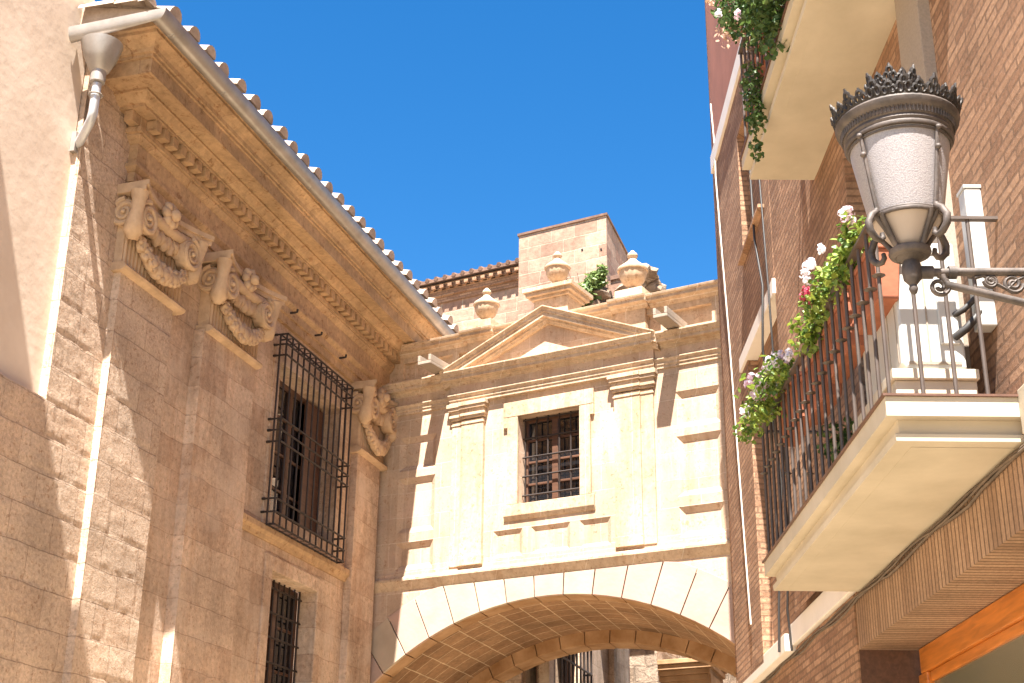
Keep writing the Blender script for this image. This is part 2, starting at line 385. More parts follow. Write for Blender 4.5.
# entablature: architrave, frieze, dentil ledge, corona, cyma; mitred round the near end
def enta(prof, name, m_, u0=-14.0, wb=-.2):
    K = 1.38; e = MB(LF)
    pl = [(w_, z_) for w_, z_ in prof]
    rows = []
    for w_, z_ in pl:
        uc = 7.74+K*w_
        rows.append([e.v(u0, w_, z_), e.v(uc, w_, z_), e.v(uc+.0, wb, z_)])
    for A, B in zip(rows, rows[1:]):
        for i in range(2): e.face([A[i], A[i+1], B[i+1], B[i]])
    return e.build(name, m_, pal)
PR = [(.0, 9.10), (.06, 9.10), (.06, 9.22), (.09, 9.225), (.09, 9.34), (.10, 9.345), (.14, 9.39), (.14, 9.43), (.10, 9.435), (.10, 9.70), (.11, 9.705), (.165, 9.765), (.165, 9.79), (.19, 9.792), (.19, 9.855), (.165, 9.86), (.165, 10.0), (.315, 10.0), (.315, 10.03), (.335, 10.032), (.36, 10.05), (.40, 10.105), (.425, 10.11), (.425, 10.14), (.45, 10.142), (.60, 10.142), (.60, 10.125), (.63, 10.125), (.63, 10.31), (.655, 10.312), (.655, 10.35), (.68, 10.352), (.69, 10.40), (.72, 10.44), (.77, 10.47), (.795, 10.48), (.795, 10.52), (.83, 10.522), (.83, 10.62), (-.2, 10.62)]
enta(PR, 'cornice', M_cornice)
d = MB(LF)
u = 7.86
while u > -.3:
    d.box(u-.115, u, .15, .30, 9.866, 9.992); u -= .195
for k in range(2): d.box(7.96, 8.14, .04-.19*k, .15-.19*k, 9.866, 9.992)
d.build('dentil_band', M_cornice, pal)
hk = ((3.677, 9.279), (2.834, 9.265), (1.925, 9.249))
for (uu, zz) in hk:
    h = MB(LF); h.tube([(uu, .09, zz), (uu, .17, zz), (uu-.01, .19, zz+.01), (uu-.01, .195, zz+.05)], .016, 6); h.build('hook', M_iron, pal)
# composite capitals
def capital(u0, u1, w0, z0, z1, seed):
    """bell with flutes, scrolls on the corners, garland, rosette, curved abacus"""
    c = MB(LF); H = z1-z0; um = (u0+u1)/2; hw = (u1-u0)/2-.06
    c.mould(u0-.03+.06, u1+.03-.06, [(w0-.2, z0-.07), (w0+.02, z0-.07), (w0+.07, z0-.05), (w0+.085, z0-.02), (w0+.07, z0+.005), (w0+.03, z0+.03), (w0-.2, z0+.03)])
    c.box(um-hw, um+hw, w0-.2, w0+.005, z0, z1-.1)
    n = int(hw*2/.075)
    for i in range(n):
        uu = um-hw+.04+(hw*2-.08)*i/(n-1)
        c.tube([(uu, w0+.005, z0+.03), (uu, w0+.01, z0+H*.55)], .022, 6)
    # abacus, concave towards the street, pointed at the corners
    A = []
    for i in range(13):
        s_ = -1+2*i/12; A.append((um+s_*(hw+.12), w0+.09+.20*s_*s_))
    for (zz0, zz1, k) in ((z1-.11, z1-.05, 0), (z1-.05, z1+.01, .03)):
        ring = [(a_, b_+k) for a_, b_ in A] + [(um+hw+.1, w0-.2), (um-hw-.1, w0-.2)]
        c.prism([(a_, b_, zz0) for a_, b_ in ring], [(a_, b_, zz1) for a_, b_ in ring])
    o = c.build('capital', M_carved, pal, smooth=40)
    sc = MB(LF)
    Zv = Vector((0, 0, 1)); Uv = Vector((1, 0, 0)); Wv = Vector((0, 1, 0))
    def scroll(cc, X, nrm, rr, th, sg):
        cc = Vector(cc)
        for side in (0, 1):
            sc.tube(spiral(cc+nrm*(th*side), rr, 2.4, 46, (X, Zv), .02, a0=math.pi/2, sgn=sg), [.036-.018*i/46 for i in range(47)], 7)
        r1 = [cc + (X*math.cos(q)+Zv*math.sin(q))*rr*.93 for q in [2*math.pi*i/22 for i in range(22)]]
        sc.prism([tuple(p_) for p_ in r1], [tuple(p_+nrm*th) for p_ in r1])
        sc.lump(tuple(cc+nrm*(th+.02)), .035, seed, .1, 1)
    for sgn in (-1, 1):
        scroll((um+sgn*(hw-.15), w0+.06, z1-.34), Uv, Wv, .20, .13, -sgn)
        scroll((um+sgn*(hw+.0), w0+.0, z1-.33), Wv, Uv*sgn, .17, .06, 1)
        cu, cw_ = um+sgn*(hw+.05), w0+.17
        sc.tube([(cu, cw_, z1-.10), (cu, cw_, z1-.20), (cu-sgn*.01, cw_-.02, z1-.34), (cu-sgn*.02, cw_-.04, z1-.46), (cu-sgn*.05, cw_-.07, z1-.56), (cu-sgn*.08, cw_-.10, z1-.64)], [.11, .085, .075, .10, .12, .05], 10)
    for i in range(14):
        s_ = -1+2*i/13; sc.lump((um+s_*hw*.75, w0+.07, z1-.30-.10*(1-s_*s_)+.04*(i % 2)), .085, seed+i*3, .4, 2, (.9, .8, 1.2), 6)
    sc.tube([(um+hw*.8*(-1+2*i/10), w0+.10, z1-.16-.05*(1-(-1+2*i/10)**2)) for i in range(11)], .075, 10)
    sc.build('scroll', M_carved, o, smooth=50)
    ga = MB(LF); nB_ = 11
    for i in range(nB_):
        s_ = -1+2*i/(nB_-1); uu = um+s_*hw*.86; zz = z0+.15+.26*s_*s_; q = .072+.045*(1-abs(s_))
        cen = (uu, w0+.09+.03*(1-s_*s_), zz)
        ga.lump(cen, q, seed*7+i, .35, 2, (1, .8, 1), 4.5)
        for k in range(5):
            a = k*1.257+i; ga.lump((uu+q*.75*math.cos(a), cen[1]+.035, zz+q*.75*math.sin(a)), q*.5, i*9+k+seed, .3, 1, (1, .7, 1), 5)
    ga.build('garland', M_carved, o, smooth=60)
    ro = MB(LF)
    for k in range(7):
        a = k*.8976; ro.lump((um+.10*math.cos(a), w0+.16, z1-.06+.10*math.sin(a)), .08, seed+k, .3, 1, (1, .8, 1), 5)
    ro.lump((um, w0+.22, z1-.06), .075, seed, .3, 2); ro.build('rosette', M_carved, o, smooth=60)
capital(6.56, 7.98, .09, 8.14, 9.10, 3); capital(4.62, 6.06, .15, 8.14, 9.10, 11); capital(.02, 1.20, .12, 8.06, 9.10, 23)
# upper window: leaf, panes and the projecting cage
def window(parent, fr, a, b, c, d, wd, mfr, nu, nz, mg=None, th=.07):
    wf = MB(fr); wf.box(a, a+th, wd, wd+.06, c, d); wf.box(b-th, b, wd, wd+.06, c, d); wf.box(a+th, b-th, wd, wd+.06, d-th, d); wf.box(a+th, b-th, wd, wd+.06, c, c+th)
    mu = (a+b)/2; wf.box(mu-.05, mu+.05, wd+.001, wd+.07, c+th, d-th)
    for i in range(1, nz):
        zz = c+(d-c)*i/nz; wf.box(a+th, mu-.05, wd+.002, wd+.045, zz-.018, zz+.018); wf.box(mu+.05, b-th, wd+.002, wd+.045, zz-.018, zz+.018)
    o = wf.build('window', mfr, parent, bevel=.006)
    pn = MB(fr); pn.box(a+.01, b-.01, wd+.01, wd+.02, c+.01, d-.01); pn.build('pane', mg or M_glass, o)
    return o
a, b, c, d = UPW
uw = window(pal, LF, a, b, c, d, -.36, M_brown, 2, 4)
sh = MB(LF); sh.box(a+.05, a+.62, -.28, -.24, c+.03, d-.05); sh.build('shutter', M_brown2, uw)
rm = MB(LF); rm.box(a-.1, b+.1, -1.2, -.42, c-.1, d+.1); rm.build('room', M_dark, uw)
gr = MB(LF); g0, g1, wf = 1.60, 3.92, .19
us_ = [g0+(g1-g0)*i/12 for i in range(13)]
for uu in us_:
    gr.tube([(uu, -.0, 8.86), (uu, wf, 8.86), (uu, wf, 6.16), (uu, -.0, 6.16)], .0135, 6)
hz = (8.86, 8.71, 8.55, 7.63, 7.47, 7.31, 6.52, 6.34, 6.17)
for zz in hz:
    gr.tube([(g1+.0, -.02, zz), (g1, wf+.015, zz), (g0, wf+.015, zz), (g0, -.02, zz)], .0145, 6)
    for uu in (g0, g1): gr.tube([(uu, -.05, zz), (uu, .05, zz)], .018, 6)
for uu in (g0, g1):
    gr.tube([(uu, wf*.5, 8.86), (uu, wf*.5, 6.16)], .0135, 6)
for zz in (8.86, 6.17):
    gr.tube([(g0, wf*.5, zz), (g1, wf*.5, zz)], .0125, 6)
gr.build('window_cage', M_iron, pal)
a, b, c, d = LOW
lw = window(pal, LF, a, b, c, d, -.33, M_brown, 2, 4)
rm = MB(LF); rm.box(a-.1, b+.1, -1.2, -.40, c-.1, d+.1); rm.build('room', M_dark, lw)
gr = MB(LF)
for i in range(9):
    uu = a+.06+(b-a-.12)*i/8; gr.tube([(uu, -.22, c), (uu, -.22, d)], .013, 6)
for i in range(7):
    zz = d-.12-.33*i; gr.tube([(a, -.215, zz), (b, -.215, zz)], .014, 6)
gr.build('window_bars', M_iron, lw)
# roof: barrel tiles running up from the eave
ro = MB(LF)
def barrel(p0, p1, r, st=7, side=None):
    p0, p1 = Vector(p0), Vector(p1); ax = (p1-p0).normalized(); sx = ax.cross(Vector((0, 0, 1))).normalized(); uz = sx.cross(ax)
    for (q0, q1, lift) in ((p0, p0.lerp(p1, .16), .0), (p0.lerp(p1, .14), p0.lerp(p1, .5), .012), (p0.lerp(p1, .48), p1, .02)):
        A, B, A2 = [], [], []
        for i in range(st+1):
            a_ = math.pi*i/st; e_ = sx*math.cos(a_)*r + uz*(math.sin(a_)*r+lift)
            e2 = sx*math.cos(a_)*(r-.02) + uz*(math.sin(a_)*(r-.02)+lift)
            A.append(ro.v(*(q0+e_))); B.append(ro.v(*(q1+e_*.86))); A2.append(ro.v(*(q0+e2)))
        for i in range(st): ro.face([A[i], A[i+1], B[i+1], B[i]]); ro.face([A[i], A2[i], A2[i+1], A[i+1]])
        ro.face([ro.v(*(v_.co.x, v_.co.y*ro.k, v_.co.z) ) for v_ in A2])
u = 8.72
while u > -9:
    j = random.uniform(-.02, .02); jj = random.uniform(-.025, .025)
    barrel((u+j, .95+jj, 10.715), (u+j, -2.6, 11.58), .122+random.uniform(-.008, .008)); u -= .386
barrel((9.0, .8, 10.72), (8.98, -.1, 10.78), .10)
ro.poly([(-9, .88, 10.70), (8.95, .88, 10.70), (8.95, -2.6, 11.55), (-9, -2.6, 11.55)]); ro.poly([(-9, .88, 10.645), (8.95, .88, 10.645), (8.95, -2.6, 10.645), (-9, -2.6, 10.645)])
ro.poly([(8.95, .88, 10.66), (8.95, .88, 10.645), (8.95, -2.6, 10.645), (8.95, -2.6, 11.5)])
ro.build('roof', M_tile, pal, smooth=40)
# gutter with joint rings, hopper and down pipe
gu = MB(LF)
def halfpipe(pts, r):
    P = [Vector(p) for p in pts]; rings = []
    for i, p in enumerate(P):
        t_ = (P[min(i+1, len(P)-1)]-P[max(i-1, 0)]).normalized(); sx = Vector((t_.y, -t_.x, 0)).normalized()
        k = 1.0
        if 0 < i < len(P)-1: k = 1.35
        rings.append([gu.v(*(p+sx*math.cos(a_)*r*k+Vector((0, 0, math.sin(a_)*r*1.75)))) for a_ in [math.pi+math.pi*j/10 for j in range(11)]] + [gu.v(*(p+sx*(r-.012)*k*math.cos(a_)+Vector((0, 0, .0+math.sin(a_)*(r*1.75-.012))))) for a_ in [2*math.pi-math.pi*j/10 for j in range(11)]])
    for A, B in zip(rings, rings[1:]):
        n = len(A)
        for j in range(n): gu.face([A[j], A[(j+1) % n], B[(j+1) % n], B[j]])
    gu.face(rings[0]); gu.face(rings[-1])
GZ = 10.645
halfpipe([(-9, .875, GZ-.02), (9.0, .875, GZ), (9.10, -.10, GZ-.17)], .085)
u = 8.7
while u > -2:
    gu.tube([(u, .875-.089*math.cos(a_), GZ-.153*math.sin(a_)) for a_ in [math.pi*j/8 for j in range(9)]], .010, 5); gu.tube([(u-.05, .875-.089*math.cos(a_), GZ-.153*math.sin(a_)) for a_ in [math.pi*j/8 for j in range(9)]], .007, 5); u -= 1.24
gut = gu.build('gutter', M_zinc, pal, smooth=50)
hp = MB(LF); hc = (9.0, .24, 0)
hp.lathe(hc, [(.20, 10.30), (.225, 10.305), (.22, 10.28), (.18, 10.13), (.11, 9.97), (.085, 9.95), (.08, 9.82), (.05, 9.81)], 28); hp.build('rain_hopper', M_zinc, gut, smooth=40)
hp = MB(LF); hp.tube([(9.0, .24, 9.8), (9.0, .24, 9.44), (8.97, .2, 9.36), (8.80, -.02, 9.24), (8.75, -.10, 9.22)], .05, 14); pp = hp.build('down_pipe', M_pipe, gut, smooth=50)
hp = MB(LF)
hp.tube([(9.0+.07*math.cos(a_), .24+.07*math.sin(a_), 9.66) for a_ in [2*math.pi*j/12 for j in range(12)]], .012, 5, closed=True)
hp.build('pipe_collar', M_zinc, pp)
hp = MB(LF); hp.box(8.67, 8.83, -.118, -.06, 9.12, 9.36); hp.build('wall_plate', M_zinc, pp)
wi = MB(LF); wi.tube([(8.92, .1, 10.32), (8.90, .1, 10.55), (8.8, .1, 10.72), (8.72, .05, 10.74), (8.70, 0.0, 10.66)], .012, 6); wi.build('overflow_wire', M_cable_d, gut)

# the plastered house that abuts it at the far left
ph = thing('plastered_house', LF, 8.76, -.12, 0, 'smooth pink-beige plastered house wall at the left edge, beside the gutter', 'building')
p = MB(LF); p.box(0, 7, -6, 0, 6.28, 17.5); p.build('wall', M_plaster, ph)
p = MB(LF); p.mould(3.45, 7.2, [(-.2, 12.9), (.95, 13.05), (1.15, 13.06), (1.15, 13.2), (-.2, 13.2)]); p.build('shadow_eave', M_plaster, ph)  # overhang out of view, added to throw the slanting shadow on the walls

# ================================================================== the bridge with the arch
br = thing('arch_bridge', BF, 0, 0, 0, 'cream stone bridge building over the street arch, with pediment and barred window', 'building')
ops = [(2.62, 3.68, 7.14, 8.53, .23, 0, False)]
for (a, b) in ((.42, 1.12), (5.22, 5.92)):
    for (c, d) in ((7.94, 8.50), (6.93, 7.82), (6.34, 6.78)): ops.append((a, b, c, d, .05, .09, True))
for (a, b) in ((2.19, 2.70), (2.84, 3.50), (3.65, 4.16)): ops.append((a, b, 6.36, 6.775, .034, .065, True))
w = MB(BF)
wall_face(w, -.6, 7.6, 6.12, 9.5, 0, ops)
CU, CZ, RI = 3.15, .87, 4.85
TH0 = .68
ths = [-TH0+2*TH0*i/64 for i in range(65)]
RS = 5.46
e = CU+RI*math.sin(TH0); ez = CZ+RI*math.cos(TH0)
uu_ = [CU-3.75+(e-CU+3.75)*i/64 for i in range(65)]
def zs_(u): return min(6.03, CZ+math.sqrt(RS*RS-(u-CU)**2))
for a, b in zip(uu_, uu_[1:]): w.poly([(a, 0, zs_(a)), (b, 0, zs_(b)), (b, 0, 6.13), (a, 0, 6.13)])
w.poly([(e, 0, 0), (7.6, 0, 0), (7.6, 0, 6.13), (e, 0, 6.13)])
sk = (-.2264, -.974)
DV = 3.6
w.poly([(-.6, 0, 9.5), (7.6, 0, 9.5), (7.6+sk[0]*DV, sk[1]*DV, 9.5), (-.6+sk[0]*DV, sk[1]*DV, 9.5)])
w.poly([(e, 0, 0), (e, 0, ez), (e+sk[0]*DV, sk[1]*DV, ez), (e+sk[0]*DV, sk[1]*DV, 0)])
w.poly([(-.6+sk[0]*DV, sk[1]*DV, 6.6), (7.6+sk[0]*DV, sk[1]*DV, 6.6), (7.6+sk[0]*DV, sk[1]*DV, 9.5), (-.6+sk[0]*DV, sk[1]*DV, 9.5)])
w.build('wall', M_bridge, br)
# vault intrados with arc-length UVs, then the deeper ring at the back
def vault(R0, t0, t1, name, m_, face0=None):
    v = MB(BF); uvl = v.bm.loops.layers.uv.new('UVMap')
    for a, b in zip(ths, ths[1:]):
        for k in range(4):
            ta, tb = t0+(t1-t0)*k/4, t0+(t1-t0)*(k+1)/4
            q = [(a, ta), (b, ta), (b, tb), (a, tb)]
            f_ = v.poly([(CU+R0*math.sin(x)+sk[0]*y, sk[1]*y, CZ+R0*math.cos(x)) for x, y in q])
            for lp, (x, y) in zip(f_.loops, q): lp[uvl].uv = (y+.1, x*RI+10)
        if face0:
            q = [(a, R0), (b, R0), (b, face0), (a, face0)]
            f_ = v.poly([(CU+r_*math.sin(x)+sk[0]*t0, sk[1]*t0, CZ+r_*math.cos(x)) for x, r_ in q])
            for lp, (x, y) in zip(f_.loops, q): lp[uvl].uv = (y, x*RI+10)
            f_ = v.poly([(CU+r_*math.sin(x)+sk[0]*t1, sk[1]*t1, CZ+r_*math.cos(x)) for x, r_ in [(a, R0), (b, R0), (b, face0+1.2), (a, face0+1.2)]])
    return v.build(name, m_, br)
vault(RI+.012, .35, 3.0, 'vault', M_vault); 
vs = MB(BF); vk = MB(BF); jt = .006
da = .0968
for k in range(-7, 8):
    a, b = k*da-da/2+.0016, k*da+da/2-.0016
    def ro_(x): return min(5.53, (6.03-CZ)/math.cos(x))
    def P_(x, r_, t_): return (CU+r_*math.sin(x)+sk[0]*t_, sk[1]*t_+.012, CZ+r_*math.cos(x))
    mid = (a+b)/2
    ring = [(a, RI), (mid, RI), (b, RI), (b, ro_(b)), (mid, ro_(mid)), (a, ro_(a))]
    vs.prism([P_(x, r_, 0) for x, r_ in ring], [P_(x, r_, .07) for x, r_ in ring])
    ring = [(a, RI), (mid, RI), (b, RI), (b, RI+.3), (mid, RI+.3), (a, RI+.3)]
    vk.prism([P_(x, r_, .072) for x, r_ in ring], [P_(x, r_, .44) for x, r_ in ring])
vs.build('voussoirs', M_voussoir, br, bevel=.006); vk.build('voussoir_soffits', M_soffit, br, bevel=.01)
vs = MB(BF)
for k in range(-7, 8):
    a, b = k*da-da/2+jt/5, k*da+da/2-jt/5; R1, R2 = RI-.20, RI+.03
    ring = [(a, R1), ((a+b)/2, R1), (b, R1), (b, R2), ((a+b)/2, R2), (a, R2)]
    vs.prism([P_(x, r_, 3.0) for x, r_ in ring], [P_(x, r_, 3.58) for x, r_ in ring])
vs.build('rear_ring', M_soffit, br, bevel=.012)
v = MB(BF)                         # extrados hood: a thin raised band that dies into the string course
# mouldings of the front
def mo(u0, u1, prof, name=None, k0=0, k1=0, off=0):
    e_ = MB(BF); e_.mould(u0, u1, prof, k0, k1, off); return e_
s_ = MB(BF); s_.mould(-.3, 7.6, [(-.05, 6.02), (.0, 6.03), (.075, 6.165), (.075, 6.20), (.045, 6.235), (-.05, 6.24)])
s_.build('string_course', M_bridge_trim, br, bevel=.006)
s_ = MB(BF); s_.box(-.3, 7.6, -.05, .02, 6.225, 6.30); s_.build('plinth_band', M_bridge, br, bevel=.006)
pi_ = []
for (a, b, a2, b2) in ((1.62, 2.02, 1.43, 1.625), (4.27, 4.69, 4.685, 4.89)):
    p = MB(BF); p.box(a, b, -.05, .07, 6.29, 8.60); p.box(a2, b2, -.05, .035, 6.292, 8.60)
    p.box(a-.01, b+.01, -.05, .076, 6.288, 6.44); o = p.build('pilaster', M_bridge_trim, br, bevel=.006)
    c = MB(BF)
    for (c0, c1, dz0, dz1, e_) in ((a, b, 0, 0, .07), (a2, b2, .002, .002, .035)):
        k0 = .03 if c0 == min(a, a2) else 0; k1 = .03 if c1 == max(b, b2) else 0
        for (z0_, z1_, pr) in ((8.53, 8.555, .012), (8.62, 8.66, .02), (8.66, 8.70, .04), (8.70, 8.77, .025), (8.77, 8.82, .055), (8.82, 8.885, .075)):
            c.box(c0-(pr if k0 else pr*.3), c1+(pr if k1 else pr*.3), -.05, e_+pr, z0_+dz0, z1_+dz0-.0005)
    c.build('capital', M_bridge_trim, o, bevel=.004)
# window surround with ears and sill
f = MB(BF); f.box(2.37, 3.92, -.02, .05, 8.53, 8.77); f.box(2.44, 2.62, -.02, .045, 7.14, 8.53); f.box(3.68, 3.86, -.02, .045, 7.14, 8.53); f.box(2.37, 2.44, -.02, .047, 8.36, 8.53); f.box(3.86, 3.92, -.02, .047, 8.36, 8.53)
f.box(2.39, 3.91, -.02, .045, 6.97, 7.14); f.prism([(2.39, -.02, 6.90), (3.92, -.02, 6.90), (3.92, .02, 6.90), (2.39, .02, 6.90)], [(2.39, -.02, 6.97), (3.92, -.02, 6.97), (3.92, .055, 6.97), (2.39, .055, 6.97)])
f.build('window_surround', M_bridge_trim, br, bevel=.006)
bw_ = window(br, BF, 2.62, 3.68, 7.14, 8.53, -.25, M_brown, 2, 4, th=.06)
rm = MB(BF); rm.box(2.5, 3.8, -1.0, -.30, 7.0, 8.6); rm.build('room', M_dark, bw_)
gr = MB(BF)
for i in range(6): uu = 2.70+.98*i/5-.04; gr.tube([(uu, -.14, 7.14), (uu, -.14, 8.53)], .014, 6)
for i in range(5): zz = 7.30+.30*i; gr.tube([(2.62, -.13, zz), (3.68, -.13, zz)], .014, 6)
gr.build('window_bars', M_iron, bw_)
# entablature: side stretches and the stretch under the pediment standing forward
UA, UB = 1.40, 4.93
def entab(u0, u1, dw, name, k0=0, k1=0):
    e_ = MB(BF)
    A_ = [(-.05, 8.885), (.03+dw, 8.885), (.03+dw, 8.935), (.045+dw, 8.94), (.045+dw, 8.985), (.055+dw, 8.99), (.075+dw, 9.02), (.075+dw, 9.035), (-.05, 9.05)]
    e_.mould(u0, u1, A_, k0, k1, dw); o_ = e_.build(name, M_bridge_trim, br, bevel=.004)
    e_ = MB(BF); e_.box(u0, u1, -.05, .02+dw, 9.04, 9.20); e_.build('frieze', M_bridge, o_)
    C_ = [(-.05, 9.19), (.03+dw, 9.19), (.05+dw, 9.225), (.07+dw, 9.23), (.075+dw, 9.25), (.16+dw, 9.255), (.16+dw, 9.31), (.18+dw, 9.315), (.185+dw, 9.335), (.205+dw, 9.36), (.215+dw, 9.375), (.215+dw, 9.395), (-.05, 9.40)]
    e_ = MB(BF); e_.mould(u0, u1, C_, k0, k1, dw); e_.build('cornice', M_bridge_trim, o_, bevel=.004)
entab(-.3, UA, 0, 'entablature'); entab(UB, 7.6, 0, 'entablature'); entab(UA, UB, .05, 'entablature', .25, .25)
# pediment: raking cornices and tympanum
pd = MB(BF); PU, PZ = 3.165, 10.10
def rake(u0, z0, u1, z1, sg):
    n_ = 1; prof = [(-.05, -.25), (.09, -.25), (.11, -.215), (.125, -.21), (.13, -.17), (.195, -.165), (.195, -.10), (.215, -.095), (.22, -.06), (.24, -.03), (.255, -.02), (.255, 0), (-.05, 0)]
    pd.prism([(u0, w_+.02, z0+z_) for w_, z_ in prof], [(u1, w_+.02, z1+z_) for w_, z_ in prof])
rake(1.30, 9.412, PU, PZ+.09, 1); rake(PU, PZ+.091, 5.03, 9.412, -1)
pd.build('pediment', M_bridge_trim, br, bevel=.004)
pd = MB(BF); pd.prism([(1.5, -.04, 9.395), (4.83, -.04, 9.395), (PU, -.04, 10.05)], [(1.5, .05, 9.395), (4.83, .05, 9.395), (PU, .05, 10.05)]); pd.build('tympanum', M_bridge, br)
# parapet with sunk panels, pedestals and coping
pa = MB(BF)
wall_face(pa, -.3, 7.6, 9.35, 9.98, -.12, [(.35, 1.30, 9.52, 9.84, .08, 0, True), (1.42, 1.60, 9.52, 9.84, .08, 0, True), (4.72, 4.98, 9.52, 9.84, .08, 0, True), (5.12, 5.80, 9.52, 9.84, .08, 0, True), (5.95, 6.8, 9.52, 9.84, .08, 0, True)])
pa.box(-.3, 7.6, -.5, -.21, 9.35, 9.98)
pb = pa.build('parapet', M_bridge_trim, br)
pa = MB(BF); CP = [(-.52, 9.94), (-.11, 9.94), (-.08, 9.97), (-.06, 10.0), (.02, 10.01), (.02, 10.055), (.05, 10.075), (.06, 10.11), (-.02, 10.13), (-.52, 10.13)]
pa.mould(-.3, 1.55, CP); pa.mould(2.15, 4.20, CP); pa.mould(4.82, 7.6, CP)
CP2 = [(w_+.07 if w_ > -.4 else w_, z_+.002) for w_, z_ in CP]
pa.mould(1.55, 2.15, CP2, .5, .5, -.04) if False else pa.mould(1.55, 2.15, CP2); pa.mould(4.20, 4.82, CP2)
pa.build('coping', M_bridge_trim, pb, bevel=.004)
for (a, b) in ((1.62, 2.10), (4.26, 4.76)):
    pa = MB(BF); pa.box(a, b, -.3, -.05, 9.36, 10.126); pa.box(a+.02, b-.02, -.46, .0, 10.125, 10.29); pa.build('pedestal', M_bridge_trim, br, bevel=.006)
pa = MB(BF); pa.box(2.86, 3.46, -.5, -.02, 10.12, 10.42)
for (z0_, z1_, pr) in ((10.42, 10.47, .04), (10.47, 10.53, .10), (10.53, 10.60, .14)): pa.box(2.86-pr, 3.46+pr, -.5-pr, -.02+pr, z0_, z1_-.0005)
pa.box(2.97, 3.35, -.42, -.08, 10.598, 10.66)
pa.build('pedestal', M_bridge_trim, br, bevel=.006)
for (a, b) in ((1.15, 1.39), (5.20, 5.42)):
    sp = MB(BF); sp.box(a, b, -.1, .66, 9.42, 9.47); sp.box(a, a+.045, -.1, .66, 9.47, 9.575); sp.box(b-.045, b, -.1, .66, 9.47, 9.575)
    sp.build('water_spout', M_surround, br, bevel=.008)
# urns
def urn(u, w_, z, s, label):
    z -= .02; s *= 1.02
    o = thing('stone_urn', BF, u, w_, z, label, 'urn', 'stone urns along the parapet')
    b = MB(BF); b.box(-.11*s, .11*s, -.11*s, .11*s, 0, .035*s)
    b.lathe((0, 0, 0), [(r_*s, z_*s) for r_, z_ in ((.10, .035), (.105, .07), (.06, .11), (.055, .13), (.10, .16), (.15, .21), (.18, .28), (.188, .36))], 32, wob=lambda a, z_: .03*math.cos(14*a) if .16*s < z_ < .37*s else 0)
    b.build('bowl', M_bridge_trim, o, smooth=45)
    b = MB(BF); b.lathe((0, 0, 0), [(r_*s, z_*s) for r_, z_ in ((.185, .355), (.208, .362), (.214, .385), (.205, .405), (.165, .435), (.115, .475), (.075, .51), (.05, .545), (.042, .56))], 32)
    b.build('lid', M_bridge_trim, o, smooth=45)
    b = MB(BF); b.lathe((0, 0, 0), [(r_*s, z_*s) for r_, z_ in ((.042, .555), (.065, .575), (.075, .60), (.062, .63), (.038, .65), (.025, .67), (.0, .685))], 20)
    b.build('finial', M_bridge_trim, o, smooth=45)
urn(1.86, -.23, 10.27, 1.0, 'pale stone urn left of the pediment, nearest the tiled eave')
urn(3.16, -.25, 10.66, .98, 'stone urn on the pedestal above the pediment peak, before the tower')
urn(4.49, -.23, 10.27, 1.12, 'pale stone urn right of the pediment, beside the green shrub')

# ================================================================== church buildings behind the bridge
tw = thing('stone_tower', BF, -2.56, -9, 0, 'square pinkish stone tower block with thin dark roof edge, behind the bridge', 'tower')
TU = 2.36; td = 3.1
def skp(u, t_, z): return (u+sk[0]*t_, sk[1]*t_, z)
w = MB(BF); w.prism([skp(0, 0, 0), skp(TU, 0, 0), skp(TU, td, 0), skp(0, td, 0)], [skp(0, 0, 16.66), skp(TU, 0, 16.66), skp(TU, td, 16.66), skp(0, td, 16.66)]); w.build('wall', M_tower, tw)
w = MB(BF); q = .035
w.prism([skp(-q, -q, 16.66), skp(TU+q, -q, 16.66), skp(TU+q, td+q, 16.66), skp(-q, td+q, 16.66)], [skp(-q, -q, 16.715), skp(TU+q, -q, 16.715), skp(TU+q, td+q, 16.715), skp(-q, td+q, 16.715)]); w.build('roof', M_tiledark, tw)
for (uu, zz) in ((.75, 15.7), (1.72, 15.9), (2.22, 15.8), (2.25, 15.4), (1.3, 15.25)):
    hl = MB(BF); hl.lump((uu, -.02, zz), .045, uu, .4, 1, (.8, 1, 1.3)); hl.build('putlog_hole', M_dark, tw)
cw = thing('church_nave', BF, -9, -9.4, .32, 'low church wing with deep dark tiled eave, left of the stone tower', 'building')
w = MB(BF); w.box(0, 6.42, -6, 0, 0, 15.62); w.build('wall', M_tower, cw)
w = MB(BF)
for k in range(3): w.box(0, 6.42, -.3, .05+.06*k, 15.2+.16*k, 15.36+.16*k-.001)
u = 0
while u < 6.3: w.box(u, u+.11, -.2, .26, 15.52, 15.60); u += .24
w.build('corbel_course', M_brick, cw)
w = MB(BF); w.prism([(0, .30, 15.685), (0, -6, 17.0), (0, -6, 17.1), (0, .30, 15.77)], [(6.42, .30, 15.685), (6.42, -6, 17.0), (6.42, -6, 17.1), (6.42, .30, 15.77)])
u = .1
while u < 6.4: w.tube([(u, .32, 15.76), (u, -5.9, 17.09)], .06, 6); u += .26
w.build('roof', M_tiledark, cw)
cr = thing('church_annex', BF, -.9, -9.1, 0, 'small brick church block with dark eave, half hidden right of the tower', 'building')
w = MB(BF); w.prism([skp(0, 0, 9), skp(1.55, 0, 9), skp(1.55, 4, 9), skp(0, 4, 9)], [skp(0, 0, 15.0), skp(1.55, 0, 15.0), skp(1.55, 4, 15.0), skp(0, 4, 15.0)]); w.build('wall', M_tower, cr)
w = MB(BF); w.prism([skp(.75, -.05, 15.0), skp(1.75, -.05, 15.0), skp(1.75, 3, 15.0), skp(.75, 3, 15.0)], [skp(.75, -.05, 15.1), skp(1.75, -.05, 15.1), skp(1.75, 3, 15.1), skp(.75, 3, 15.1)]); w.build('roof', M_tiledark, cr)
rb = thing('ruined_buttress', BF, .2, -6.7, 0, 'broken rubble buttress leaning between the tower and the right urn', 'ruin')
w = MB(BF)
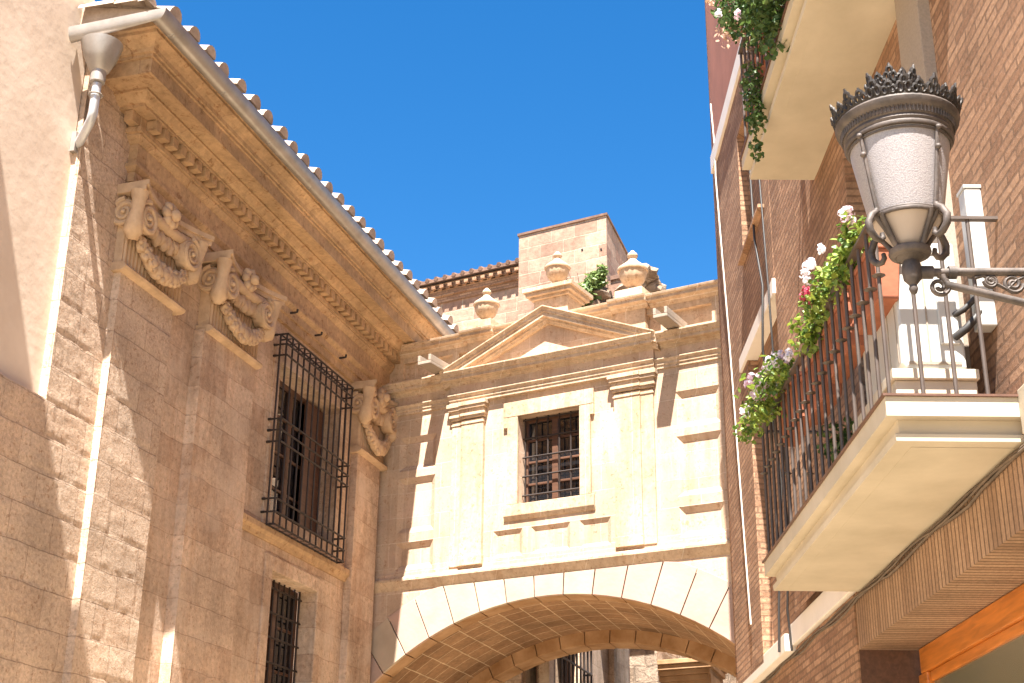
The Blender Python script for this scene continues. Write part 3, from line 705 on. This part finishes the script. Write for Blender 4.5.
for i in range(60):
    t_ = random.random(); uu = 1.65*t_+random.uniform(-.1, .1); zt = 13.0+.95*t_
    w.lump((uu, random.uniform(-.5, .3), random.uniform(12.2, zt)), random.uniform(.15, .32), i, .5, 2, (1, 1, .7), 2.5)
w.box(0, 1.6, -.4, .1, 8.2, 12.4)
w.build('rubble', M_rubble, rb, smooth=30)
# foliage helper
def foliage(mb, blobs, n, size, shape=1.0, droop=0.0):
    tot = sum(b_[3] for b_ in blobs)
    for b_ in blobs:
        c_, rx, rz_, wt = Vector(b_[0]), b_[1], b_[2], b_[3]
        for i in range(int(n*wt/tot)):
            d_ = Vector((random.gauss(0, 1), random.gauss(0, 1), random.gauss(0, 1))); d_.normalize()
            q_ = random.random()**.45
            p_ = c_+Vector((d_.x*rx*q_, d_.y*rx*q_, d_.z*rz_*q_))
            nn = (d_*.6+Vector((random.gauss(0, .5), random.gauss(0, .5), random.gauss(0, .5)+.55))).normalized()
            ax = nn.orthogonal().normalized(); ax = (Matrix.Rotation(random.uniform(0, 6.28), 3, nn) @ ax); ay = nn.cross(ax)
            s_ = size*random.uniform(.6, 1.25); l_ = s_*shape
            pts = [p_-ax*l_, p_-ax*l_*.35+ay*s_*.8+nn*s_*.15, p_+ax*l_*.5+ay*s_*.7+nn*s_*.1, p_+ax*l_-nn*s_*.25*(1+droop), p_+ax*l_*.5-ay*s_*.7+nn*s_*.1, p_-ax*l_*.35-ay*s_*.8+nn*s_*.15]
            mb.face([mb.bm.verts.new(x_) for x_ in pts])
def blossom(parent, c_, r_, m_, n=26, eye=None):
    b_ = MB(); c_ = Vector(c_)
    sub = [c_+Vector((random.gauss(0, .55), random.gauss(0, .4), random.gauss(0, .5)))*r_ for _ in range(5)]
    for i in range(n*2):
        d_ = Vector((random.gauss(0, 1), random.gauss(0, 1), random.gauss(0, 1)+.3)).normalized(); p_ = random.choice(sub)+d_*r_*random.uniform(.45, .75)
        ax = d_.orthogonal().normalized(); ax = Matrix.Rotation(random.uniform(0, 6.28), 3, d_) @ ax; ay = d_.cross(ax); s_ = r_*.38
        b_.face([b_.bm.verts.new(p_+(ax*math.cos(k*1.2566)+ay*math.sin(k*1.2566))*s_*(1 if k % 2 else .8)) for k in range(5)])
    o = b_.build('blossom', m_, parent)
    if eye:
        pass
    return o
sh = thing('wild_shrub', BF, .55, -6.25, 13.15, 'small green shrub sprouting from the masonry between the two right urns', 'shrub')
f = MB(); foliage(f, [((.1, 0, .25), .34, .26, 3), ((.3, 0, .5), .24, .22, 2), ((-.15, 0, .1), .26, .2, 1.5), ((.45, 0, .7), .14, .16, .6)], 1500, .030, 2.4)
f.build('foliage', M_leaf_g, sh)
f = MB()
for k in range(6): f.tube([(0, 0, -.2), (.1*k-.25, .05*k-.1, .4), (.16*k-.4, .07*k-.2, .75)], [.02, .012, .004], 5)
f.build('stem', M_brown, sh)
# street beyond the arch
rbd = thing('rear_building', LF, -7, 1.95, 0, 'shaded greyish-pink wall with dark barred window, seen through the arch', 'building')
w = MB(LF); wall_face(w, -2.85, 3.6, 0, 9, 0, [(1.3, 3.3, 4.0, 7.2, .3, 0, False)]); w.box(-2.85, 3.6, -4, -.5, 0, 9); w.box(-1.3, -1.0, -.1, .10, 0, 9); w.build('wall', M_palace, rbd)
wo = window(rbd, LF, 1.3, 3.3, 4.0, 7.2, -.32, M_brown, 2, 5)
gr = MB(LF)
for i in range(9): gr.tube([(1.2+2.2*i/8, .16, 3.9), (1.2+2.2*i/8, .16, 7.3)], .02, 6)
for i in range(7): gr.tube([(1.2, 0, 3.9+.55*i), (1.2, .17, 3.9+.55*i), (3.4, .17, 3.9+.55*i), (3.4, 0, 3.9+.55*i)], .02, 6)
gr.build('window_bars', M_iron, wo)
bt = thing('stone_buttress', BF, 1.15, -7.5, 0, 'sunlit rough stone buttress beyond the arch, beside the moulded portal', 'buttress')
w = MB(BF); w.prism([(-.27, -1.2, 0), (.45, -1.2, 0), (.45, .0, 0), (-.27, .0, 0)], [(-.30, -1.2, 9), (.22, -1.2, 9), (.22, -.1, 9), (-.30, -.1, 9)]); w.build('shaft', M_rubble, bt)
po = thing('stone_portal', BF, 1.75, -7.2, 0, 'brown moulded stone portal corner seen through the right side of the arch', 'portal')
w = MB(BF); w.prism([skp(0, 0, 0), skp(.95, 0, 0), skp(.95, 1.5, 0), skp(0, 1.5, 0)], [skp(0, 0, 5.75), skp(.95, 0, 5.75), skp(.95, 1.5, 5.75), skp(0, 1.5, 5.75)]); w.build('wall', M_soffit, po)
w = MB(BF)
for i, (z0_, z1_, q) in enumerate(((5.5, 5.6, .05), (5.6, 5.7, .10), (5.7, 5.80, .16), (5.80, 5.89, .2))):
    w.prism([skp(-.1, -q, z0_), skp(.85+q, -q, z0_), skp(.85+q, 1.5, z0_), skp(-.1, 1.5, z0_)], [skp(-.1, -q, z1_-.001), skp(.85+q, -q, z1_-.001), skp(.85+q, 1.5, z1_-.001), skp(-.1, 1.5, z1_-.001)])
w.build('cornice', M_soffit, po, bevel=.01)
rw = thing('sunlit_wall', BF, 1.5, -8.9, 0, 'sunlit rough stone wall beyond the arch, above the portal cornice', 'wall')
w = MB(BF); w.box(-.5, 6, -1, 0, 0, 9.5); w.build('masonry', M_rubble, rw)

# ================================================================== brick apartment house on the right
bh = thing('brick_house', RF, 0, 0, 0, 'brown brick apartment house with cream balconies, white bands and a shop front', 'building')
w = MB(RF)
DOOR = (8.46, 10.1, 4.17, 6.95, .22, 0, False)
UDOOR = (8.46, 10.1, 7.86, 10.6, .22, 0, False)
wall_face(w, 6.6, 18.0, 3.98, 22, 0, [DOOR, UDOOR]); wall_face(w, 1.0, 6.6, 3.98, 22, 0, [])
wall_face(w, 11.39, 18.0, 0, 3.98, 0, [])
w.poly([(18.0, 0, 0), (18.0, -9, 0), (18.0, -9, 22), (18.0, 0, 22)]); w.poly([(1, 0, 22), (18, 0, 22), (18, -9, 22), (1, -9, 22)]); w.poly([(1, 0, 0), (1, -9, 0), (1, -9, 22), (1, 0, 22)])
w.build('wall', M_brick, bh)
# the projecting end pier with its window
w = MB(RF)
def pier(u0, u1, z0, z1, ops=()):
    wall_face(w, u0, u1, z0, z1, .12, list(ops))
    w.poly([(u0, 0, z0), (u0, .12, z0), (u0, .12, z1), (u0, 0, z1)]); w.poly([(u1, 0, z0), (u1, .12, z0), (u1, .12, z1), (u1, 0, z1)])
    w.poly([(u0, 0, z0), (u1, 0, z0), (u1, .12, z0), (u0, .12, z0)])
PW = (13.72, 15.1, 8.64, 10.3, .24, 0, False)
pier(13.3, 17.1, 7.44, 10.9, [PW]); pier(15.2, 17.1, 3.99, 7.44); wall_face(w, 11.392, 17.1, 0, 3.935, .015, [])
w.poly([(11.392, -.03, 0), (11.392, .015, 0), (11.392, .015, 3.935), (11.392, -.03, 3.935)]); w.poly([(11.392, -.0, 3.935), (17.1, -.0, 3.935), (17.1, .015, 3.935), (11.392, .015, 3.935)])
wall_face(w, 10.101, 13.31, 4.16, 22, .117, []); w.poly([(10.101, -.2, 4.16), (10.101, .117, 4.16), (10.101, .117, 22), (10.101, -.2, 22)])
pier(13.3, 17.1, 11.16, 22)
w.build('end_pier', M_brick, bh)
pw = window(bh, RF, PW[0], PW[1], PW[2], PW[3], -.10, M_brown2, 2, 2)
w = MB(RF); w.box(13.62, 15.12, .10, .19, 8.59, 8.64); w.build('sill', M_brick, pw, bevel=.008)
w = MB(RF); w.box(13.27, 17.13, -.02, .155, 10.9, 11.16); w.build('white_band', M_white, bh, bevel=.006)
w = MB(RF); w.box(13.27, 15.62, -.02, .15, 7.43, 7.60); w.build('white_band', M_white, bh, bevel=.006)
w = MB(RF); w.box(13.93, 17.13, .0, .12, 3.90, 4.07); w.build('white_band', M_white, bh, bevel=.006)
w = MB(RF); w.box(11.2, 13.93, -.02, .055, 3.952, 4.16); w.build('white_band', M_white, bh, bevel=.006)
w = MB(RF); w.box(1.0, 7.2, -.02, .03, 3.95, 4.20); w.build('white_band', M_concrete, bh, bevel=.006)
w = MB(RF)                      # upper eave line of reddish render beyond the band
w.box(13.32, 17.08, .118, .128, 11.17, 22); w.build('render_panel', plain('red_render', (.33, .13, .085), .9, var=.15, scale=2, bump=.2), bh)
# lintel of bricks on end over the shop, its soffit and jamb
w = MB(RF); w.prism([(1, .0, 3.5), (1, .0, 3.98), (1, -.5, 3.98), (1, -.5, 3.5)], [(11.39, .0, 3.5), (11.39, .0, 3.98), (11.39, -.5, 3.98), (11.39, -.5, 3.5)])
w.build('lintel', M_brick_end, bh)
w = MB(RF); w.poly([(11.388, 0, 0), (11.388, -.6, 0), (11.388, -.6, 3.497), (11.388, 0, 3.497)]); w.build('shop_jamb', M_brown, bh)
sf = MB(RF); ww = -.45
sf.box(1, 11.30, ww-.08, ww, 3.30, 3.495); sf.box(11.14, 11.38, ww-.08, ww-.001, 0, 3.30); sf.box(1, 11.14, ww-.08, ww-.03, 3.22, 3.30)
so = sf.build('shop_frame', M_orange, bh, bevel=.01)
sf = MB(RF); sf.box(1, 11.2, ww-.07, ww-.055, 0, 3.30); sf.build('shop_glass', M_shop, so)
w = MB(RF); w.box(6.98, 7.22, -.01, .006, 3.5, 3.66); w.build('pale_patch', M_white, bh)  # small pale patch just proud of the lintel face
# door recess behind the balcony and its grey surround
for (D_, nm) in ((DOOR, 'balcony_door'), (UDOOR, 'balcony_door')):
    a, b, c, d = D_[:4]; f = MB(RF)
    f.box(a, b, -.26, -.19, c, d); f.box(b-.16, b-.02, -.2, -.14, c, d); f.box(a+.02, a+.16, -.2, -.14, c, d); f.box((a+b)/2-.08, (a+b)/2+.08, -.2, -.145, c, d)
    o = f.build(nm, M_brown, bh, bevel=.006); f = MB(RF); f.box(a+.16, (a+b)/2-.08, -.2, -.18, c+.7, d-.12); f.box((a+b)/2+.08, b-.16, -.2, -.18, c+.7, d-.12); f.build('pane', M_glass, o)
w = MB(RF); w.box(7.97, 8.46, -.02, .08, 4.17, 7.64); w.build('door_surround', M_surround, bh, bevel=.005)
# balconies
def balcony(u0, u1, z, name, lab):
    b = MB(RF)
    def ring(q, zz, inn=0): return [(u0+q, -.02, zz), (u0+q, .745-q, zz), (u1-q, .745-q, zz), (u1-q, -.02, zz)]
    for (q0, za, q1, zb) in ((0, z-.11, 0, z),): b.prism(ring(q0, za), ring(q1, zb))
    for (q0, za, q1, zb) in ((.085, z-.20, .075, z-.11), (.055, z-.235, .05, z-.195)): b.prism(ring(q0, za), ring(q1, zb))
    b.box(u0+.16, u1-.16, .02, .585, z-.238, z-.236)
    o = b.build(name, M_concrete, bh, bevel=.006); o['label'] = lab
    fl = MB(RF); fl.box(u0-.015, u1+.015, -.0, .76, z+.0005, z+.014); fl.build('floor_edge', M_brown2, o)
    zt = z+1.09; zb = z+.03
    def bal(u_, w_):
        r_ = MB(RF); zm = z+.74
        r_.tube([(u_, w_, z+.012), (u_, w_, zt)], .0125, 7)
        r_.tube([(u_, w_, zm-.012), (u_, w_, zm-.002), (u_, w_, zm+.008)], [.016, .040, .022], 8)
        r_.lathe((u_, w_*r_.k, z+.012), [(.024, 0), (.022, .01), (.012, .02)], 8)
        r_.build('baluster', M_rail, o)
    n = int((u1-u0-.1)/.195)
    for i in range(n+1): bal(u0+.05+(u1-u0-.1)*i/n, .705)
    for w_ in (.52, .34, .17):
        bal(u0+.05, w_)
    for w_ in (.52, .34, .17): bal(u1-.05, w_)
    r_ = MB(RF); r_.box(u0+.03, u1-.03, .68, .73, zt, zt+.02); r_.box(u0+.03, u0+.07, 0, .685, zt, zt+.018); r_.box(u1-.07, u1-.03, 0, .685, zt, zt+.018)
    r_.build('handrail', M_rail, o)
balcony(7.2, 11.25, 4.16, 'balcony', 'lower cream balcony with grey iron railing and flower boxes')
balcony(7.2, 11.25, 7.86, 'balcony', 'upper cream balcony, only its plain underside and far corner in view')
# cables on the facade
def cable(name, pts, r_, m_, label):
    c = MB(RF); P0 = pts[0]; c.tube([(p_[0]-P0[0], p_[1], p_[2]-P0[2]) for p_ in pts], r_, 6)
    o = c.build(name, m_, None, smooth=60); o.location = RF.wd(P0[0], 0, P0[2]); o.rotation_euler = (0, 0, RF.rz); return tag(o, label, 'cable')
cable('wall_cable', [(16.95, .14, 11.9), (16.75, .14, 11.0), (16.62, .17, 10.6), (16.35, .14, 8.25), (16.02, .14, 6.0), (15.79, .14, 4.5)], .009, M_cable_w, 'thin white cable running down the brick pier beside the bridge')
cable('hanging_cable', [(14.15, .155, 9.6), (14.02, .17, 8.4), (13.7, .17, 7.7), (13.75, .20, 7.0), (13.95, .05, 5.6), (14.0, .14, 4.4), (13.98, .17, 3.9)], .013, M_cable_d, 'left of two black cables hanging down the brick front past the white bands')
cable('hanging_cable', [(13.75, .135, 9.4), (13.55, .15, 8.2), (13.42, .165, 7.6), (13.40, .16, 6.8), (13.6, .05, 5.4), (13.9, .08, 4.3), (13.9, .06, 3.9)], .011, M_cable_d, 'right of two black cables hanging down the brick front past the white bands')
def wav(u0, u1, z0, w0, n, a, sd):
    return [(u0+(u1-u0)*i/n, w0+.012*math.sin(i*1.7+sd)*0+.0, z0+a*math.sin(i*.9+sd)+.02*noise.noise(Vector((i*.6, sd, 0)))) for i in range(n+1)]
for k, (z_, w_, r_, lb) in enumerate(((3.90, .02, .016, 'brown wall cable along the brick lintel, topmost of the bundle'), (3.88, .03, .014, 'brown wall cable along the brick lintel, middle of the bundle'), (3.865, .015, .018, 'brown wall cable along the brick lintel, lowest and most sagging of the bundle'))):
    o = cable('bundled_cable', wav(6.0, 17.0, z_, w_, 44, .006+.006*k, k*1.3), r_*.62, M_cable_b, lb); o['group'] = 'cable bundle under the balcony'
# air conditioner on its bench
ac = thing('air_conditioner', RF, 7.5, .18, 4.16, 'white outdoor air-conditioner unit on a cream bench at the balcony end', 'air conditioner')
c = MB(RF); c.prism([(0, 0, .27), (0, .34, .27), (0, .37, .31), (0, .37, 1.0), (0, .33, 1.07), (0, 0, 1.07)], [(.86, 0, .27), (.86, .34, .27), (.86, .37, .31), (.86, .37, 1.0), (.86, .33, 1.07), (.86, 0, 1.07)])
cb = c.build('casing', M_plastic, ac, bevel=.018)
c = MB(RF); c.box(-.006, .0, .03, .33, .30, .318); c.box(-.006, .0, .03, .33, .99, 1.0); c.box(-.006, 0, .20, .21, .32, .99); c.build('casing_seam', M_surround, cb)
c = MB(RF); c.box(-.02, .0, .03, .14, .42, .80); c.build('pipe_cover', M_plastic, ac, bevel=.006)
c = MB(RF)
for uu in (.05, .22): c.box(uu, uu+.012, .369, .373, .33, .98)
c.build('front_grooves', M_surround, cb)  # proud grey strips; shade of two casing grooves put into their colour
c = MB(RF); c.box(-.07, .95, -.04, .45, .19, .25); c.box(-.04, .93, -.03, .43, .10, .188); c.box(-.055, .03, -.03, .06, .012, .10); c.box(-.055, .03, .35, .44, .012, .10); c.box(.85, .93, .35, .44, .012, .10)
c.build('bench', M_concrete, ac, bevel=.005)
c = MB(RF); c.tube([(-.01, .05, .60), (-.05, .0, .62), (-.03, -.10, .72), (0, -.15, .82)], .018, 8); c.tube([(-.01, .06, .46), (-.06, .0, .50), (-.04, -.09, .60), (0, -.14, .80)], .024, 8); c.build('hose', M_cable_d, ac, smooth=60)
du = thing('pipe_duct', RF, 7.44, 0, 4.68, 'tall white pipe duct on the sunlit brick beside the air conditioner', 'duct')
c = MB(RF); c.box(0, .12, .0, .10, 0, .88); c.build('duct_cover', M_plastic, du, bevel=.008); c = MB(RF); c.box(-.006, .126, .0, .106, .88, .90); c.build('end_cap', M_plastic, du)

# planters on the lower railing
def planter(u, ln, z, seed, blobs, n, flowers, label, mleaf=None, box=True):
    random.seed(seed); z += .07
    flowers = [((c_[0], c_[1]-.02, c_[2]-.06), r_*.8, m_) for c_, r_, m_ in flowers]
    o = thing('flower_box', RF, u, .60, z, label, 'plant', 'flower boxes along the balcony railings')
    b = MB(RF); q = ln/2
    b.prism([(-q+.03, -.06, -.12), (q-.03, -.06, -.12), (q-.03, .06, -.12), (-q+.03, .06, -.12)], [(-q, -.085, .19), (q, -.085, .19), (q, .085, .19), (-q, .085, .19)])
    b.box(-q-.012, q+.012, -.095, .095, .19, .225); b.build('box', M_terra, o, bevel=.006)
    if n == 0: return o
    f = MB(); foliage(f, blobs, int(n*1.5), .021, 1.1); foliage(f, [(b_[0], b_[1]*1.35, b_[2]*1.3, b_[3]) for b_ in blobs], n//5, .02, 1.6); f.build('foliage', mleaf or M_leaf, o)
    f = MB()
    for k in range(8):
        b_ = random.choice(blobs); f.tube([(b_[0][0]*.4, b_[0][1]*.2, .2), (b_[0][0]*.8, b_[0][1]*.7, b_[0][2]*.7+.05), tuple(b_[0])], .006, 4)
    f.build('stem', M_leaf_g, o)
    for (c_, r_, m_) in flowers: blossom(o, c_, r_, m_, eye=M_purple if m_ in (M_white_p, M_pink) else None)
planter(10.2, .8, 4.98, 1, [((.35, .22, .22), .17, .14, 2), ((.0, .20, .27), .17, .13, 2), ((-.3, .16, .28), .15, .12, 1.5), ((.55, .30, .08), .13, .12, 1.2), ((.15, .26, .10), .15, .12, 1.5)], 430,
        [((.30, .30, .38), .085, M_white_p), ((.12, .26, .42), .09, M_pink), ((.0, .25, .44), .075, M_pink), ((-.2, .22, .46), .08, M_white_p), ((.2, .30, .40), .07, M_pink), ((-.1, .22, .42), .06, M_white_p), ((-.3, .18, .42), .06, M_pink), ((-.42, .16, .40), .05, M_white_p), ((.42, .34, .24), .055, M_white_p), ((.2, .32, .30), .05, M_pink)],
        'terracotta box of pale pink geraniums spilling over the far end of the lower railing')
planter(9.35, .7, 4.86, 2, [((.0, .10, .30), .12, .12, 1)], 0, [], 'bare terracotta flower box behind the railing, between two flowering boxes', M_leaf_d)
planter(8.55, .75, 4.90, 3, [((.3, .14, .27), .15, .12, 2), ((.05, .15, .33), .13, .12, 2), ((-.2, .13, .38), .13, .12, 2), ((.40, .16, .20), .10, .11, .8)], 380,
        [((.02, .26, .46), .05, M_red), ((.06, .24, .42), .04, M_red), ((-.22, .26, .56), .055, M_white_p), ((-.12, .28, .52), .05, M_white_p), ((-.30, .20, .62), .045, M_white_p)],
        'terracotta box with bright green leaves, one red bloom and white blooms, mid railing')
planter(7.75, .62, 4.90, 4, [((.15, .12, .32), .12, .12, 2), ((-.05, .10, .42), .11, .13, 2), ((.3, .14, .28), .10, .1, 1)], 270,
        [((-.05, .14, .60), .04, M_pink), ((.02, .16, .66), .038, M_white_p), ((-.1, .16, .54), .04, M_pink)],
        'terracotta box of tall bright green leaves nearest the street lamp')
random.seed(9)
pp_ = thing('potted_plant', RF, 9.4, .42, 4.175, 'small dark leafy plant on the lower balcony floor behind the railing', 'plant')
b = MB(RF); b.lathe((0, 0, 0), [(.09, 0), (.13, .2), (.14, .21), (.14, .24), (.12, .24)], 18); b.build('pot', M_terra, pp_, smooth=40)
f = MB(); foliage(f, [((0, 0, .40), .18, .2, 2), ((.2, .05, .5), .15, .15, 1), ((-.25, .0, .35), .14, .15, 1)], 260, .03); f.build('foliage', M_leaf_d, pp_)
# the big hanging plants of the upper balcony
up_ = thing('hanging_plant', RF, 9.62, .76, 7.86, 'large dark green flowering plant spilling over the upper balcony railing', 'plant')
b = MB(RF)
b.prism([(-1.0, -.24, .42), (1.0, -.24, .42), (1.0, -.08, .42), (-1.0, -.08, .42)], [(-1.0, -.26, .65), (1.0, -.26, .65), (1.0, -.06, .65), (-1.0, -.06, .65)]); b.build('box', M_terra, up_, bevel=.006)
f = MB(); foliage(f, [((-1.0, 0, .3), .3, .42, 3), ((-.6, .04, .45), .32, .42, 3), ((-.1, .06, .62), .33, .45, 3), ((.4, .06, .85), .33, .45, 3), ((.75, .06, 1.15), .26, .4, 2.0), ((-.35, .02, .1), .22, .3, 1.4)], 3600, .024, 1.3)
f.build('foliage', M_leaf_d, up_)
f = MB(); foliage(f, [((.95, .10, .98), .15, .2, 1), ((1.2, .1, 1.1), .14, .22, .7), ((.7, .14, .85), .15, .2, .8)], 210, .017, 1.6); f.build('peach_foliage', M_peach, up_)
for (c_, r_, m_) in (((-.35, .32, .62), .045, M_pink), ((-.62, .34, .4), .035, M_white_p), ((-.55, .33, .02), .035, M_pink), ((.15, .36, .55), .035, M_white_p), ((.5, .36, .9), .04, M_peach)): blossom(up_, c_, r_, m_, 16)
tr = thing('trailing_plant', RF, 10.15, .80, 7.93, 'dry trailing plant hanging below the upper balcony railing, far end', 'plant')
b = MB(RF); b.lathe((0, -.14, 0), [(.06, -.0), (.09, .15), (.10, .17), (.08, .17)], 14); b.build('pot', M_terra, tr)
f = MB(); foliage(f, [((.0, .0, -.05), .11, .16, 2), ((-.02, .0, -.3), .09, .2, 2), ((.05, .0, -.55), .07, .14, .8), ((0, 0, .12), .12, .12, 1.2)], 420, .02, 1.2, 1.0); f.build('foliage', M_leaf_d, tr)

# ================================================================== the street lamp
LX, LY = 1.545, 4.965
lf = Frame(Vector((LX, LY, 0)), -nR, dR)
lp = thing('street_lamp', lf, 2.7-LX, 0, 3.88, 'ornate iron street lamp with crowned lantern and frosted glass on a wall bracket', 'street lamp')
off = -(2.7-LX); Z0 = -3.88
def lv(x): return x+off
k = lf.sg
b = MB(lf); b.tube([(lv(.03), 0, 0), (lv(.08), 0, 0)], .026, 12); b.tube([(lv(.08), 0, 0), (lv(.14), 0, .0)], .017, 12); b.tube([(lv(.14), 0, 0), (lv(.17), 0, 0)], .026, 12); b.tube([(lv(.17), 0, .003), (0.02, 0, .012)], .0165, 12)
b.tube([(lv(.115), 0, -.012), (lv(.125), 0, -.05), (lv(.42), 0, -.125), (0.02, 0, -.30)], .0155, 12)
b.box(-.03, .03, -.05, .05, -.42, .1)
ao = b.build('bracket', M_lamp, lp, smooth=45)
s_ = MB(lf)
XZ = (Vector((1, 0, 0)), Vector((0, 0, 1)))
s_.tube(spiral((lv(.10), 0, -.06), .045, 1.7, 26, XZ, .008, a0=math.pi/2, sgn=-1), .0085, 6)
for i, (x, zz, r_) in enumerate(((.30, -.035, .027), (.385, -.045, .04), (.49, -.06, .052), (.61, -.075, .062), (.75, -.09, .07), (.9, -.11, .08))):
    s_.tube(spiral((lv(x), 0, zz), r_, 1.9, 28, XZ, .007, a0=math.pi*(0 if i % 2 else 1), sgn=-1 if i % 2 else 1), .008, 6)
s_.tube([(lv(.24), 0, -.022), (lv(.275), 0, -.012), (lv(.32), 0, -.045), (lv(.36), 0, -.07), (lv(.40), 0, -.03), (lv(.44), 0, -.012), (lv(.49), 0, -.03), (lv(.55), 0, -.09), (lv(.62), 0, -.02), (lv(.72), 0, -.06)], .0075, 6)
s_.build('scrollwork', M_lamp, ao, smooth=60)
C0 = (lv(0), 0, 0)
b = MB(lf); b.lathe(C0, [(.0, -.095), (.012, -.088), (.018, -.07), (.014, -.055), (.034, -.03), (.038, .0), (.036, .03), (.030, .045), (.05, .06), (.076, .068), (.082, .08), (.08, .092), (.066, .10), (.05, .105)], 28); b.build('cup', M_lamp, lp, smooth=45)
b = MB(lf)
for r_ in (.055, .035): b.tube([(C0[0]+r_*math.cos(a_), r_*math.sin(a_), .066-(.0 if r_ > .04 else .008)) for a_ in [2*math.pi*j/24 for j in range(24)]], .006, 5, closed=True)
b.build('cup_ring', M_lamp, lp, smooth=60)
b = MB(lf); b.lathe(C0, [(.137, .215), (.146, .25), (.169, .38), (.190, .50), (.198, .56), (.198, .59)], 48); b.build('glass_shade', M_lampglass, lp, smooth=60)
b = MB(lf); b.lathe(C0, [(.05, .10), (.062, .12), (.10, .17), (.125, .20), (.134, .215)], 40); b.build('glass_bowl', M_bowl, lp, smooth=60)
def rr(zz): return .139+(.20-.139)*((zz-.21)/.36)**.85
A4 = [math.radians(x) for x in (-150, -60, 30, 120)]
for (zz, q, r_) in ((.213, .003, .009), (.222, .002, .006), (.555, .006, .011), (.535, .004, .005)):
    hoop = MB(lf); hoop.tube([(C0[0]+(rr(zz)+q)*math.cos(a_), (rr(zz)+q)*math.sin(a_), zz) for a_ in [2*math.pi*j/48 for j in range(48)]], r_, 6, closed=True)
    hoop.build('glass_hoop', M_lamp, lp, smooth=60)
for a_ in A4:
    ca, sa = math.cos(a_), math.sin(a_)
    b = MB(lf); b.tube([(C0[0]+(rr(zz)+.010)*ca, (rr(zz)+.010)*sa, zz) for zz in [.21+.345*i/10 for i in range(11)]], .0085, 7)
    for zz in (.225, .46, .54): b.lump((C0[0]+(rr(zz)+.016)*ca, (rr(zz)+.016)*sa, zz), .014, 1, .1, 1)
    b.build('rib', M_lamp, lp, smooth=50)
    b = MB(lf); prof = [(rr(.22)+.012, .225), (.185, .20), (.205, .165), (.20, .13), (.175, .105), (.15, .10), (.135, .115), (.14, .135)]
    b.tube([(C0[0]+r_*ca, r_*sa, zz) for r_, zz in prof], [.012, .014, .015, .015, .014, .012, .011, .009], 8)
    prof = [(.15, .215), (.135, .19), (.115, .165), (.095, .135), (.075, .105), (.06, .085)]
    for sd in (-.10, .10):
        b.tube([(C0[0]+r_*math.cos(a_+sd*(1-i/5)), r_*math.sin(a_+sd*(1-i/5)), zz) for i, (r_, zz) in enumerate(prof)], .011, 7)
    b.build('scroll_support', M_lamp, lp, smooth=60)
b = MB(lf); b.lathe(C0, [(.196, .56), (.21, .565), (.216, .575), (.21, .59), (.216, .595), (.22, .605), (.218, .615), (.234, .622), (.241, .632), (.245, .648), (.239, .66), (.215, .672), (.14, .705), (.10, .725), (.088, .74), (.090, .80), (.03, .81), (0, .815)], 48); b.build('hood', M_lamp, lp, smooth=35)
b = MB(lf)
for j in range(90):
    a_ = 2*math.pi*j/90; b.tube([(C0[0]+.219*math.cos(a_), .219*math.sin(a_), .593), (C0[0]+.223*math.cos(a_), .223*math.sin(a_), .62)], .0045, 4)
b.build('fluted_band', M_lamp, lp)
def crest(r_, z_, n_, h_, name, fl):
    c = MB(lf)
    def pt(a_, q, zz): return (C0[0]+(r_+q)*math.cos(a_), (r_+q)*math.sin(a_), zz)
    c.tube([pt(2*math.pi*j/60, 0, z_) for j in range(60)], .006, 5, closed=True)
    sp = 2*math.pi/n_
    for j in range(n_):
        a_ = sp*j; hh = h_*(1.0 if j % 2 else .72)
        for (da_, zc, ra, rz_) in ((-.26, .30, .19, .26), (.26, .30, .19, .26), (0, .62, .20, .24)):
            c.tube([pt(a_+sp*(da_+ra*math.cos(t_)), fl*(zc+rz_*math.sin(t_))*hh, z_+hh*(zc+rz_*math.sin(t_))) for t_ in [2*math.pi*i/9 for i in range(9)]], .0078, 5, closed=True)
        c.tube([pt(a_, fl*.8*hh, z_+hh*.80), pt(a_, fl*hh*1.15, z_+hh*1.06)], [.011, .004], 5)
        c.lump(pt(a_, fl*.45*hh, z_+hh*.45), .010, j, .3, 1)
        c.lump(pt(a_+sp*.5, .004, z_+hh*.22), .010, j+40, .3, 1)
    c.build(name, M_lampdark, lp, smooth=60)
crest(.236, .662, 26, .078, 'crown', .30); crest(.096, .80, 13, .075, 'upper_crown', .2)
